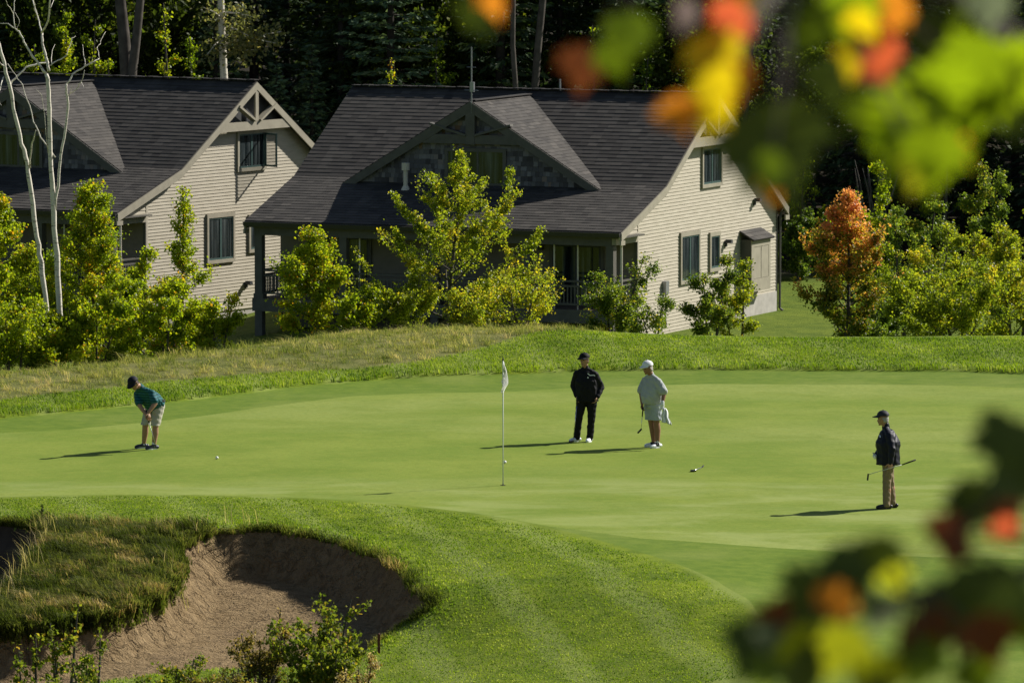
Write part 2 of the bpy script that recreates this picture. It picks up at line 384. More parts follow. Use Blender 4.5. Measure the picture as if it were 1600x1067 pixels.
h = t.math('ADD', t.math('MULTIPLY', t.step(ft, .52, .66), .9), t.math('ADD', t.math('MULTIPLY', rk.outputs['Fac'], .16), t.math('ADD', t.math('MULTIPLY', s1, 1.2), t.math('ADD', t.math('MULTIPLY', s2, .5), t.math('MULTIPLY', t.step(pit, .60, .68), -.9))))); t.bump(h, .085, 1.0)
SANDM = t.m

def sub_ground(name, mask, mat, kind='structure', smooth=True):
    fs = faces[mask]; used = np.unique(fs); mp = np.full(nx * ny, -1); mp[used] = np.arange(len(used))
    me = np_mesh(name, np.stack([X[used], Y[used], Z[used]], 1), mp[fs],
                 {'sd_green': ('POINT', sdg[used]), 'sd_fringe': ('POINT', sdf[used]), 'sd_fescue': ('POINT', sdr[used]), 'sd_tongue': ('POINT', sdi[used])}, smooth)
    o = link_mesh(name, me, mat); tag(o, kind=kind); return o
fmax = lambda a: a[faces].max(1)
m_sand = fmax(sds) < 0.06; m_sand2 = (fmax(sd2) < 0.06) & ~m_sand
m_green = (fmax(sdg) < 0.02) & ~m_sand & ~m_sand2
m_fr = (fmax(sdf) < 0.02) & ~m_green & ~m_sand & ~m_sand2
sub_ground('ground', ~(m_sand | m_sand2 | m_green | m_fr), TURF)
sub_ground('putting_green', m_green, TURF)
sub_ground('green_collar', m_fr, TURF)
sub_ground('sand_bunker', m_sand, SANDM)
sub_ground('sand_bunker', m_sand2, plain('shade_dark_sand', (.060, .046, .034), .95, .1, var=.3, scale=2, bump=.03))  # sand colour darkened to deepen the shade in this pocket

# ------------------------------------------------------------------ grass as blades (nobody could count it)
def blades(name, px_, py_, pz_, hgt, wid, lean, mat, tint=None, wind=(-.3, 0)):
    n = len(px_); a = rng.uniform(0, 2 * np.pi, n); s = np.stack([np.cos(a), np.sin(a)], 1) * wid[:, None] / 2
    la = rng.uniform(0, 2 * np.pi, n); l = np.stack([np.cos(la), np.sin(la)], 1) * (lean * rng.uniform(.3, 1, n) * hgt)[:, None] + np.array(wind) * hgt[:, None]
    b = np.stack([px_, py_], 1); v = np.zeros((n, 5, 3))
    v[:, 0, :2] = b - s; v[:, 1, :2] = b + s; v[:, 2, :2] = b + .35 * l + s * .75; v[:, 3, :2] = b + .35 * l - s * .75; v[:, 4, :2] = b + l
    v[:, 0, 2] = v[:, 1, 2] = pz_ - .02; v[:, 2, 2] = v[:, 3, 2] = pz_ + .6 * hgt; v[:, 4, 2] = pz_ + hgt * (1 - .25 * lean)
    i = np.arange(n)[:, None] * 5
    f = np.concatenate([i + np.array([[0, 1, 2]]), i + np.array([[0, 2, 3]]), i + np.array([[3, 2, 4]])], 0)
    tint = rng.uniform(0, 1, n) if tint is None else np.clip(tint + rng.normal(0, .14, n), 0, 1)
    me = np_mesh(name, v.reshape(-1, 3), f, {'tint': ('POINT', np.repeat(tint, 5))})
    return tag(link_mesh(name, me, mat), kind='stuff')
GRASS_M = leaf_mat('grass_blade', [(0, (.035, .075, .004)), (.4, (.105, .175, .006)), (.75, (.185, .25, .014)), (1, (.30, .34, .08))], .35, .6, .15)
FESC_M = leaf_mat('fescue_blade', [(0, (.07, .105, .012)), (.35, (.185, .200, .050)), (.75, (.32, .295, .12)), (1, (.46, .36, .22))], .35, .7, .1)
TONG_M = leaf_mat('tongue_blade', [(0, (.030, .045, .006)), (.35, (.085, .105, .018)), (.6, (.16, .165, .045)), (.8, (.21, .15, .06)), (1, (.36, .28, .15))], .35, .65, .1)
def lump(x, y, f, seed=0.0):
    return .5 + .5 * np.sin(x * f + 1.7 * np.sin(y * f * .7 + seed) + seed) * np.cos(y * f * .9 + 1.3 * np.sin(x * f * .6 + seed * 2))
def scatter(n, x0, x1, y0, y1): return rng.uniform(x0, x1, n), rng.uniform(y0, y1, n)
# second cut: short blades
x, y = scatter(190000, -13, 7.5, 96, 117)
k = (poly_sd(FRINGE, x, y) > .0) & (poly_sd(SAND, x, y) > .03) & (poly_sd(SAND2, x, y) > .03) & (np.abs(x) < .085 * y + .5)
x, y = x[k], y[k]; h = .026 + .022 * rng.random(len(x)); near_lip = np.minimum(poly_sd(SAND, x, y), poly_sd(SAND2, x, y)); h = h * (1 + 1.3 * np.exp(-near_lip / .5)) * np.clip(poly_sd(FRINGE, x, y) / .35, .25, 1)
kf = rng.random(len(x)) < np.clip(.5 + poly_sd(FRINGE, x, y) / .8, 0, 1); x, y, h = x[kf], y[kf], h[kf]
tt = -.05 + .35 * lump(x, y, .9) + .35 * lump(x, y, 3.7, 1.0) + .35 * lump(x, y, 9.0, 2.0) + rng.normal(0, .18, len(x))
sdq = np.maximum(poly_sd(FRINGE, x, y), 0)
blades('rough_grass', x, y, ground(x, y) - .004, h * .72, .013 + .011 * rng.random(len(x)), .75 * np.ones(len(x)), GRASS_M, tt)
x, y = scatter(230000, -13, 14, 126, 146)
k = (poly_sd(FRINGE, x, y) > .02) & (poly_sd(FESC, x, y) > 0) & (np.abs(x) < .085 * y + .5) & (y < crest_y(x) + 1.5)
x, y = x[k], y[k]
sdb = poly_sd(FRINGE, x, y)
blades('rough_grass', x, y, ground(x, y) + .05 + .03 * sstep(sdb, .05, .25), (.04 + .035 * rng.random(len(x))) * (1 + .9 * np.exp(-sdb / .25)), .012 + .01 * rng.random(len(x)), .5 * np.ones(len(x)), GRASS_M, .0 + .45 * lump(x, y, 1.3) + .4 * lump(x, y, 5.0, 1) + rng.normal(0, .15, len(x)))
# fescue on the bank
x, y = scatter(330000, -13.5, 4, 126, 152)
k = (poly_sd(FESC, x, y) < .1) & (np.abs(x) < .085 * y + .5) & (y < crest_y(x) + 3)
x, y = x[k], y[k]; lp = lump(x, y, 1.9, .4); sdx = poly_sd(FESC, x, y)
blades('tall_fescue', x, y, ground(x, y), (.06 + .11 * rng.random(len(x)) * (.5 + lp)) * np.clip(.45 - sdx * .9, .4, 1), .007 + .008 * rng.random(len(x)), .8 * np.ones(len(x)), FESC_M, .18 + .42 * lump(x, y, 1.2, 2.2) + .25 * lump(x, y, 4.2), (-.35, -.1))
# shaggy tongue between the bunkers and the bunker lips
x, y = scatter(150000, -13, -3.5, 100, 113)
k = (poly_sd(ISL, x, y) < .1) & (poly_sd(SAND, x, y) > -.02) & (poly_sd(SAND2, x, y) > -.02)
x, y = x[k], y[k]; lp = lump(x, y, 3.4, .9) * lump(x, y, 1.5)
blades('tussock_grass', x, y, ground(x, y), .04 + .09 * rng.random(len(x)) * (.25 + 1.3 * lp), .008 + .008 * rng.random(len(x)), .95 * np.ones(len(x)), TONG_M, -.08 + .35 * lump(x, y, 2.7, 2) + .3 * lump(x, y, 1.1, 4), (-.45, -.25))
sp_ = np.concatenate([SAND[60:270], SAND2[8:28], SAND2[8:28], SAND2[8:28]])
rp = sp_[rng.integers(0, len(sp_), 22000)] + rng.normal(0, .10, (22000, 2)); x, y = rp[:, 0], rp[:, 1]
k = (poly_sd(SAND, x, y) > -.06) & (poly_sd(SAND2, x, y) > -.06); x, y = x[k], y[k]
nl = len(x); blades('lip_grass', x, y, ground(x, y, False) - .03, (.07 + .16 * rng.random(nl) ** 2) * (.5 + lump(x, y, 3.1)), .009 + .007 * rng.random(nl), 1.3 * np.ones(nl), TONG_M, .05 + .75 * lump(x, y, 2.1), (-.1, -.75))
def tufts(name, cx, cy, per, spread, h, hv, wid, mat, tint, tv, wind):
    n = len(cx); k = np.repeat(np.arange(n), per); m = len(k); th = np.clip(rng.normal(1, .35, n), .35, 2)
    ox = rng.normal(0, spread, m); oy = rng.normal(0, spread, m); bx = cx[k] + ox; by = cy[k] + oy
    hh = h * th[k] * rng.uniform(1 - hv, 1 + hv, m); tt = np.clip(tint + rng.normal(0, tv, n), 0, 1)[k]
    return blades(name, bx, by, ground(bx, by), hh, wid * rng.uniform(.7, 1.3, m), np.full(m, 1.1), mat, tt, wind)
x, y = scatter(5200, -13, -3.4, 100, 113); k = (poly_sd(ISL, x, y) < .05) & (poly_sd(SAND, x, y) > .02) & (poly_sd(SAND2, x, y) > .02); x, y = x[k], y[k]
tufts('tussock_grass', x, y, 50, .07, .17, .45, .011, TONG_M, .0 + .55 * lump(x, y, 1.6, 3), .34, (-.7, -.35))
x, y = scatter(9000, -13.5, 4, 126, 150); k = (poly_sd(FESC, x, y) < .0) & (np.abs(x) < .085 * y + .5) & (y < crest_y(x) + 2); x, y = x[k], y[k]
tufts('tall_fescue', x, y, 20, .05, .20, .4, .010, FESC_M, .08 + .58 * lump(x, y, 1.1, 5), .22, (-.3, -.15))
# dark turf hanging over the undercut front of the tongue
k = rng.integers(0, 12 * 3, 9000); rp = SAND[np.clip(k, 0, len(SAND) - 1)] * 0; ia = rng.random(9000) * 128; ia0 = ia.astype(int); fr = (ia - ia0)[:, None]
rp = SAND[ia0] * (1 - fr) + SAND[ia0 + 1] * fr + rng.normal(0, .035, (9000, 2)); x, y = rp[:, 0], rp[:, 1]; k = (x > -12) & (np.abs(x) < .085 * y + .5); x, y = x[k], y[k]; nl = len(x)
zt_ = ground(x, y + .12, False) - rng.random(nl) ** 1.3 * .30
blades('hanging_turf', x, y - .02, zt_, .05 + .09 * rng.random(nl), .014 + .010 * rng.random(nl), 1.2 * np.ones(nl), TONG_M, -.05 + .35 * lump(x, y, 2.1), (-.1, -1.1))
# pale seed stalks
def stalks(name, spots, n, spread, h0, h1, mat):
    bx = np.concatenate([rng.normal(p[0], spread, n) for p in spots]); by = np.concatenate([rng.normal(p[1], spread * .8, n) for p in spots])
    m = len(bx); return blades(name, bx, by, ground(bx, by), rng.uniform(h0, h1, m), np.full(m, .009), np.full(m, .55), mat, np.full(m, .85), (-.2, 0))
stalks('seed_stalks', [at_z(px, py, -.3)[:2] for px, py in [(45,872),(62,862),(25,892),(8,905),(75,850),(50,885),(-5,918),(58,850)]], 15, .16, .35, .75, FESC_M)
stalks('seed_stalks', [at_z(px, py, -.05)[:2] for px, py in [(128,822),(120,828),(270,832),(265,862),(320,826),(355,826),(390,828),(310,835),(278,870),(120,850)]], 9, .12, .2, .5, FESC_M)
# ------------------------------------------------------------------ houses
def shingle_mat():
    t = NT('roof_shingle'); u = t.obj(); f = t.attr('tint'); n = t.noise(u, 18, 3, .7); n1 = t.noise(u, .8, 3)
    c = t.ramp(f, [(0, (.028, .025, .023)), (.5, (.052, .047, .042)), (1, (.086, .077, .068))], 'LINEAR')
    c = t.mix(t.math('MULTIPLY', n, .5), c, (.030, .028, .027)); c = t.mix(t.math('MULTIPLY', t.step(n1, .5, .75), .35), c, (.075, .067, .059))
    t.base(c, .85, .25); return t.m
SHING = shingle_mat()
t = NT('lap_siding'); P = t.obj(); n = t.noise(t.scale(P, (1, .6, 6)), 3, 4, .6); n2 = t.noise(P, .7, 3)
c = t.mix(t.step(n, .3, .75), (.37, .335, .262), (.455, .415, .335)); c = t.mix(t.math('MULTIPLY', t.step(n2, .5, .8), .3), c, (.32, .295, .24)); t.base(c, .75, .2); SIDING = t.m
t = NT('cedar_shake'); f = t.attr('tint'); P = t.obj(); n = t.noise(t.scale(P, (14, 14, 1.5)), 3, 4)
c = t.ramp(f, [(0, (.045, .040, .044)), (.3, (.13, .125, .135)), (.58, (.25, .24, .25)), (.8, (.24, .14, .07)), (1, (.10, .075, .06))]); c = t.mix(t.math('MULTIPLY', n, .5), c, (.05, .045, .045)); t.base(c, .85, .15); SHAKE = t.m
SIDING_SHADE = plain('shaded_siding', (.20, .175, .14), .8, .15, var=.1, scale=3)  # siding darkened, the porch shade is put into its colour
TRIM = plain('painted_trim', (.29, .265, .205), .6, .3, var=.1, scale=3)
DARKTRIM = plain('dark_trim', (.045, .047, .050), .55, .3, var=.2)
BROWNTRIM = plain('brown_trim', (.095, .090, .078), .6, .25, var=.15, scale=4)
WINFR = plain('window_frame', (.045, .085, .080), .45, .4, var=.1)
CONC = plain('concrete', (.36, .34, .31), .85, .2, var=.15, scale=3, bump=.004)
GUTTER = plain('gutter_metal', (.035, .033, .034), .4, .5, var=.1)
PIPEW = plain('pale_downspout', (.55, .50, .42), .5, .4, var=.06)
METAL = plain('grey_metal', (.30, .31, .33), .4, .5, .6, var=.1)
DECK = plain('deck_wood', (.17, .14, .11), .8, .2, var=.2, scale=5)
WHITE = plain('white_paint', (.75, .74, .72), .5, .4, var=.05)
t = NT('window_glass'); gv = t.noise(t.scale(t.obj(), (5, 5, .25)), 1.6, 3); t.base(t.ramp(gv, [(.45, (.010, .015, .017)), (.62, (.05, .062, .065)), (.75, (.10, .115, .115))]), .06, .6); n = t.noise(t.obj(), 1.2, 2); t.bump(n, .004); GLASS = t.m
t = NT('clear_glass'); t.base((.02, .03, .03), .05, .5); tp = t.new('ShaderNodeBsdfTransparent'); mx = t.new('ShaderNodeMixShader'); mx.inputs[0].default_value = .8; t.link(t.b.outputs[0], mx.inputs[1]); t.link(tp.outputs[0], mx.inputs[2]); t.link(mx.outputs[0], t.out.inputs[0]); CLEAR = t.m
t = NT('curtain'); n = t.noise(t.scale(t.obj(), (9, 9, .3)), 2, 2); t.base(t.ramp(n, [(.3, (.10, .12, .12)), (.7, (.22, .25, .25))]), .9, .05); CURT = t.m

def shingle_rows(name, P00, P10, P11, P01, mat, parent, row=.215, tab=.32, lip=.0145, thick=.10):
    """roof slope between lower edge P00-P10 and upper edge P01-P11, laid in lapped courses of separate tabs"""
    a, b, c_, d = (np.array(q, float) for q in (P00, P10, P11, P01))
    nrm = np.cross(b - a, d - a); nrm /= np.linalg.norm(nrm)
    if nrm[2] < 0: nrm = -nrm
    nr = max(1, int(round(np.linalg.norm(d - a) / row))); V = []; Fc = []; T = []
    for i in range(nr):
        s0, s1 = i / nr, (i + 1) / nr
        L0, R0, L1, R1 = a + (d - a) * s0, b + (c_ - b) * s0, a + (d - a) * s1, b + (c_ - b) * s1
        wd = np.linalg.norm(R0 - L0); nt_ = max(1, int(wd / tab)); cut = np.sort(np.clip((np.arange(nt_ + 1) + (rng.random(nt_ + 1) - .5) * .35 + (i % 2) * .0) / nt_, 0, 1)); cut[0] = 0; cut[-1] = 1
        for k in range(nt_):
            l = lip * rng.uniform(.75, 1.25)
            q = [L0 + (R0 - L0) * cut[k], L0 + (R0 - L0) * cut[k + 1], L1 + (R1 - L1) * cut[k + 1], L1 + (R1 - L1) * cut[k]]
            v = [q[0] - nrm * .01, q[1] - nrm * .01, q[0] + nrm * l, q[1] + nrm * l, q[2] + nrm * .003, q[3] + nrm * .003]
            n = len(V); V += v; Fc += [(n, n + 1, n + 3, n + 2), (n + 2, n + 3, n + 4, n + 5)]; tv = np.clip(rng.normal(.5, .22), 0, 1); T += [tv] * 6
    n = len(V)
    lo = [q - nrm * .004 for q in (a, b, c_, d)]; bo = [q - nrm * thick for q in (a, b, c_, d)]
    V += lo + bo; Fc += [(n, n + 1, n + 2, n + 3), (n + 7, n + 6, n + 5, n + 4)] + [(n + i, n + (i + 1) % 4, n + 4 + (i + 1) % 4, n + 4 + i) for i in range(4)]; T += [.3] * 8
    me = np_mesh(name, V, Fc, {'tint': ('POINT', T)})
    return link_mesh(name, me, mat, parent)

def lap_wall(name, width_at, z0, z1, axis_, at, out, mat, parent, row=.112):
    """clapboards on a wall plane; width_at(z) -> (lo, hi). axis_ 'v': wall in the y-z plane at x=at; 'x': wall in the x-z plane at y=at"""
    V = []; Fc = []; z = z0
    def pt(s, zz, o): return (at + out * o, s, zz) if axis_ == 'v' else (s, at + out * o, zz)
    while z < z1 - 1e-6:
        zt = min(z + row, z1); l0, h0 = width_at(z + 1e-4); l1, h1 = width_at(zt - 1e-4)
        if h0 - l0 > .02:
            if h1 - l1 < .02: l1 = h1 = (l1 + h1) / 2
            n = len(V); V += [pt(l0, z, 0), pt(h0, z, 0), pt(l0, z, .022), pt(h0, z, .022), pt(h1, zt, .003), pt(l1, zt, .003)]
            Fc += [(n, n + 1, n + 3, n + 2), (n + 2, n + 3, n + 4, n + 5)]
        z = zt
    me = bpy.data.meshes.new(name); me.from_pydata(V, [], Fc); bm = bmesh.new(); bm.from_mesh(me)
    want = Vector((out, 0, 0)) if axis_ == 'v' else Vector((0, out, 0))
    for f in bm.faces:
        f.normal_update()
        if f.normal.dot(want) < -1e-3: f.normal_flip()
    bm.to_mesh(me); bm.free()
    return link_mesh(name, me, mat, parent)

Hb = 8.0      # local z of the ridge above the house's base
def build_house(label, apx, D, th, L=13.3, full=True, deco=1):
    o3 = at_y(*apx, D)
    root = empty('house', (o3[0], o3[1], o3[2] - Hb), -math.radians(th)); tag(root, label, 'house', 'clapboard houses behind the green')
    zr = Hb
    PF = [(-8.2, zr - 4.02), (-4.5, zr - 2.76), (0, zr), (6.25, zr - 4.06)]     # roof section: front eave, bend, ridge, back eave
    def roofz(y):
        return float(np.interp(y, [p[0] for p in PF], [p[1] for p in PF]))
    xl, xr = -L, 0.0
    # roof slopes
    for k, nm in ((0, 'porch_roof'), (1, 'front_roof'), (2, 'back_roof')):
        (y0, z0), (y1, z1) = PF[k], PF[k + 1]
        if k == 2: shingle_rows(nm, (xr, y1, z1), (xl, y1, z1), (xl, y0, z0), (xr, y0, z0), SHING, root)
        else: shingle_rows(nm, (xl, y0, z0), (xr, y0, z0), (xr, y1, z1), (xl, y1, z1), SHING, root)
    m = MB()
    for i in range(int(L / .35)):
        x0 = xl + i * .35; tl = .012 * (i % 2); m.bar((x0 + .02, 0, zr + .03 + tl), (x0 + .36, 0, zr + .03 + tl), .30, .03)
    m.build('ridge_cap', SHING, root)
    # rake boards along the gable (outer face), and soffit under the overhang
    for xx, nm in ((xr, 'rake_board'), (xl, 'rake_board')):
        s = 1 if xx == xr else -1; m = MB()
        top = [(y, z - .035) for y, z in PF]; bot = [(y, z - .30) for y, z in PF]
        for i in range(3):
            m.prism([top[i], top[i + 1], bot[i + 1], bot[i]], 'x', xx - s * .015, xx + s * .035)
        y, z = PF[0]; m.box(min(xx - s * .015, xx + s * .037), max(xx - s * .015, xx + s * .037), y - .05, y + .28, z - .42, z - .28)
        y, z = PF[3]; m.box(min(xx - s * .015, xx + s * .037), max(xx - s * .015, xx + s * .037), y - .30, y + .04, z - .46, z - .30)
        m.build(nm, TRIM, root)
    # gable end wall
    wx = -.3; sk = .12
    zB = 0.25
    def gw(z):
        lo = -6.15; hi = 5.95
        zz = z + sk
        if zz > PF[0][1]:
            lo_r = np.interp(zz, [PF[0][1], PF[1][1], PF[2][1]], [PF[0][0], PF[1][0], 0]); lo = max(-99, lo_r) if zz > roofz(-6.15) else -6.15
        if zz > PF[3][1]: hi = np.interp(-zz, [-PF[2][1], -PF[3][1]], [0, PF[3][0]]); hi = min(hi, 5.95)
        # above the porch opening the siding reaches out to the rake
        if z > zr - 4.42 and z <= roofz(-6.15) - sk: lo = min(lo, -6.15)
        return lo, hi
    lap_wall('gable_wall', gw, zB, zr - .25, 'v', wx, 1, SIDING, root)
    # triangle of siding over the porch end
    def tri(z):
        lo = np.interp(z + sk, [PF[0][1], PF[1][1]], [PF[0][0], PF[1][0]]); return (max(lo, -7.95), -6.15) if lo < -6.15 else (-6.15, -6.15)
    lap_wall('porch_gable', tri, zr - 4.17, zr - 3.4, 'v', wx, 1, SIDING, root)
    m = MB(); m.box(wx - .12, wx + .03, -7.95, -6.152, zr - 4.46, zr - 4.172); m.build('porch_beam', TRIM, root)
    lap_wall('far_gable_wall', gw, zB, zr - .25, 'v', xl + .3, -1, SIDING, root)
    lap_wall('back_wall', lambda z: (xl + .3, wx), zB, zr - 4.1, 'x', 5.95, 1, SIDING, root)
    lap_wall('front_wall', lambda z: (xl + .3, wx - .02), 1.35, zr - 4.06, 'x', -6.13, -1, SIDING_SHADE, root)
    m = MB(); m.box(xl + .34, wx - .04, -6.10, 5.92, -.6, zr - 4.2); m.build('inner_wall', BROWNTRIM, root)
    # corner boards
    m = MB(); m.box(wx - .08, wx + .028, -6.16, -6.06, zB, zr - 3.55); m.build('corner_board', SIDING, root)
    m = MB(); m.box(wx - .08, wx + .026, -6.20, -6.163, 1.35, zr - 4.46); m.build('corner_board', BROWNTRIM, root)
    m = MB(); m.box(wx - .1, wx + .03, 5.86, 5.99, zB, zr - 4.2); m.build('corner_board', BROWNTRIM, root)
    # foundation
    m = MB(); m.box(xl + .36, wx - .02, -6.08, 5.9, -1.0, zB); m.box(wx - .02, wx + .035, 2.2, 5.9, -.9, zr - 6.93); m.build('foundation', CONC, root)
    # gable truss
    m = MB(); hz = zr - 1.62; yb = 1.62 / .6133
    m.prism([(-2.62, zr - 1.66), (2.50, zr - 1.66), (2.04, zr - 1.36), (-2.12, zr - 1.36)], 'x', -.06, .012); m.build('tie_beam', TRIM, root)
    m = MB(); m.box(-.05, .02, -.09, .09, zr - 1.36, zr - .22); m.build('king_post', TRIM, root)
    for s in (-1, 1):
        m = MB(); m.bar((-.015, s * .14, zr - 1.34), (-.015, s * 1.12, zr - .82), .075, .22, (1, 0, 0)); m.build('brace', TRIM, root)
    m = MB(); m.prism([(-2.1, zr - 1.40), (2.0, zr - 1.40), (0, zr - .16)], 'x', wx + .03, wx + .06); m.build('gable_shade_panel', DARKTRIM, root)  # dark panel standing in for the shade behind the truss
    # windows in the gable
    def window(y0, y1, z0, z1, panes=2, open_=False, wallx=wx):
        m = MB(); fw_ = .10; x0, x1 = wallx - .02, wallx + .085
        for (a, b, c1, d) in ((y0 - fw_, y1 + fw_, z1, z1 + .14), (y0 - fw_, y1 + fw_, z0 - .12, z0), (y0 - fw_, y0, z0, z1), (y1, y1 + fw_, z0, z1)): m.box(x0, x1, a, b, c1, d)
        f = m.build('window', TRIM, root)
        m = MB(); w_ = (y1 - y0) / panes
        for k in range(panes):
            a, b = y0 + k * w_ + .003, y0 + (k + 1) * w_ - .003
            for (p, q, r, s) in ((a, b, z1 - .05, z1), (a, b, z0, z0 + .06), (a, a + .045, z0 + .06, z1 - .05), (b - .045, b, z0 + .06, z1 - .05)): m.box(wallx + .021, wallx + .064, p, q, r, s)
        m.build('sash', WINFR, f)
        m = MB(); m.box(wallx + .012, wallx + .045, y0 + .002, y1 - .002, z0 + .002, z1 - .002); m.build('pane', GLASS, f)
        if open_:
            # casement leaf swung out on the back edge
            m = MB(); ang = math.radians(68); c1 = Vector((wallx + .09, y1 - .02, 0)); d = Vector((math.sin(ang), -math.cos(ang), 0)) * w_ * .95
            for (s0, s1, za, zb) in ((0, 1, z1 - .06, z1), (0, 1, z0, z0 + .06), (0, .1, z0, z1), (.9, 1, z0, z1)):
                p = c1 + d * s0; q = c1 + d * s1; m.bar((p.x, p.y, (za + zb) / 2), (q.x, q.y, (za + zb) / 2), .035, zb - za)
            lf = m.build('casement_leaf', WINFR, f)
            m = MB(); p = c1 + d * .1; q = c1 + d * .9; m.bar((p.x, p.y, (z0 + z1) / 2), (q.x, q.y, (z0 + z1) / 2), .008, z1 - z0 - .1); m.build('pane', CLEAR, f)
        return f
    window(-.72, .82, zr - 2.95, zr - 1.80, open_=(deco == 2))
    window(-2.56, -1.10, zr - 5.98, zr - 4.55)
    window(-.05, .66, zr - 5.75, zr - 4.70, panes=1)
    # wall lamps / small fixtures on the gable
    for (y, z) in (((1.3, zr - 5.02), (3.85, zr - 3.80)) if deco == 1 else ((-.3, zr - 6.95),)):
        m = MB(); m.box(wx + .02, wx + .07, y - .07, y + .07, z - .10, z + .10).prism([(y - .10, z + .02), (y + .10, z + .02), (y + .06, z + .14), (y - .06, z + .14)], 'x', wx + .05, wx + .26); m.build('wall_lamp', DARKTRIM, root)
    if deco == 1:
        # utility bump-out with a little shed roof and panelled doors
        y0, y1, xo = 2.65, 4.35, wx + .42; zt = zr - 4.98; zb = zr - 6.72
        m = MB(); m.box(wx, xo - .02, y0, y1, zb, zt); b = m.build('utility_cupboard', BROWNTRIM, root)
        m = MB(); m.box(xo - .02, xo, y0, y0 + .2, zb, zt).box(xo - .02, xo, y1 - .16, y1, zb, zt).box(xo - .02, xo, y0 + .2, y1 - .16, zt - .25, zt).box(xo - .02, xo, y0 + .2, y1 - .16, zb, zb + .42); m.build('face_frame', TRIM, b)
        ym = (y0 + .2 + y1 - .16) / 2
        for a, c1 in ((y0 + .215, ym - .02), (ym + .02, y1 - .175)):
            m = MB(); m.box(xo - .015, xo - .006, a, c1, zb + .43, zt - .265); m.build('door', TRIM, b)
        shingle_rows('cupboard_roof', (xo + .12, y0 - .1, zt + .0), (xo + .12, y1 + .1, zt + .0), (wx + .02, y1 + .1, zt + .30), (wx + .02, y0 - .1, zt + .30), SHING, b, thick=.05)
        m = MB(); m.box(wx + .02, wx + .16, -4.12, -3.86, zr - 6.3, zr - 5.88).tube([(wx + .09, -3.99, zr - 6.3), (wx + .09, -3.99, zr - 7.4)], .03); m.build('meter_box', METAL, root)
        # downspout at the back corner and at the porch corner
        m = MB(); m.tube([(wx + .1, 6.2, zr - 4.15), (wx + .09, 6.05, zr - 4.4), (wx + .08, 6.05, zr - 7.5), (wx + .2, 6.05, zr - 7.6)], .045, 8); m.build('downspout', BROWNTRIM, root)
    m = MB(); m.tube([(-.05, -8.2, zr - 4.15), (-.05, -8.1, zr - 4.3), (-.12, -7.86, zr - 4.5), (-.12, -7.86, zr - 6.5)], .042, 8); m.build('downspout', PIPEW, root)
    # eave gutters
    m = MB(); y, z = PF[0]; m.prism([(y - .13, z - .03), (y - .01, z - .03), (y - .01, z - .17), (y - .09, z - .17)], 'x', xl - .02, xr + .0); m.build('gutter', GUTTER, root)
    m = MB(); y, z = PF[3]; m.prism([(y + .01, z - .04), (y + .13, z - .04), (y + .10, z - .16), (y + .01, z - .16)], 'x', xl, xr); m.build('gutter', GUTTER, root)
    # porch: soffit, beam, posts, deck, railing
    m = MB(); m.box(xl + .05, xr - .05, -8.1, -6.12, zr - 4.24, zr - 4.20); m.build('porch_ceiling', BROWNTRIM, root)
    m = MB(); m.box(xl + .2, wx - .14, -7.93, -7.73, zr - 4.50, zr - 4.245); m.build('porch_beam', BROWNTRIM, root)
    m = MB(); m.box(xl + .15, wx - .02, -7.95, -6.14, zr - 6.72, zr - 6.58); m.build('porch_deck', DECK, root)
    m = MB(); m.box(xl + .15, wx - .02, -7.99, -7.955, zr - 6.98, zr - 6.56); m.build('deck_skirt', BROWNTRIM, root)
    px_ = [xl + .35, xl + 3.4, xl + 6.65, xl + 9.9, wx - .2]
    for x in px_:
        m = MB(); m.box(x - .13, x + .13, -7.94, -7.68, -.6, zr - 4.5); m.box(x - .17, x + .17, -7.951, -7.64, zr - 6.56, zr - 6.4); m.build('post', BROWNTRIM, root)
    rt, rb = zr - 5.66, zr - 6.40
    def rail(p, q):
        p = Vector(p); q = Vector(q); m = MB(); L_ = (q - p).length; n = max(2, int(L_ / .125))
        m.bar(p + Vector((0, 0, rt)), q + Vector((0, 0, rt)), .12, .05); m.bar(p + Vector((0, 0, rt - .16)), q + Vector((0, 0, rt - .16)), .05, .06); m.bar(p + Vector((0, 0, rb)), q + Vector((0, 0, rb)), .05, .06)
        for i in range(1, n):
            s = p + (q - p) * (i / n); m.bar((s.x, s.y, rb + .03), (s.x, s.y, rt - .19), .038)
        m.build('railing', BROWNTRIM, root)
    for a, b in zip(px_[:-1], px_[1:]): rail((a + .13, -7.8, 0), (b - .13, -7.8, 0))
    rail((px_[0], -7.68, 0), (px_[0], -6.2, 0)); rail((px_[-1] + .06, -7.68, 0), (px_[-1] + .06, -6.2, 0))
    # sliding doors
    for x0, x1 in ((-3.25, -1.55), (xl + 1.7, xl + 3.5)):
        m = MB(); y = -6.16; zb, zt = zr - 6.58, zr - 4.62
        for (a, b, c1, d) in ((x0 - .1, x0, zb, zt + .1), (x1, x1 + .1, zb, zt + .1), (x0, x1, zt, zt + .1)): m.box(a, b, y - .04, y + .02, c1, d)
        d_ = m.build('sliding_door', BROWNTRIM, root)
        m = MB(); xm = (x0 + x1) / 2
        for (a, b, c1, e) in ((x0, x0 + .07, zb, zt), (xm - .06, xm + .06, zb, zt), (x1 - .07, x1, zb, zt), (x0 + .07, xm - .06, zb, zb + .12), (xm + .06, x1 - .07, zb, zb + .12), (x0 + .07, xm - .06, zt - .07, zt), (xm + .06, x1 - .07, zt - .07, zt)): m.box(a, b, y - .025, y + .0, c1, e)
        m.build('door_frame', DARKTRIM, d_)
        m = MB(); m.box(x0 + .01, x1 - .01, y - .008, y + .012, zb + .01, zt - .01); m.build('pane', GLASS, d_)
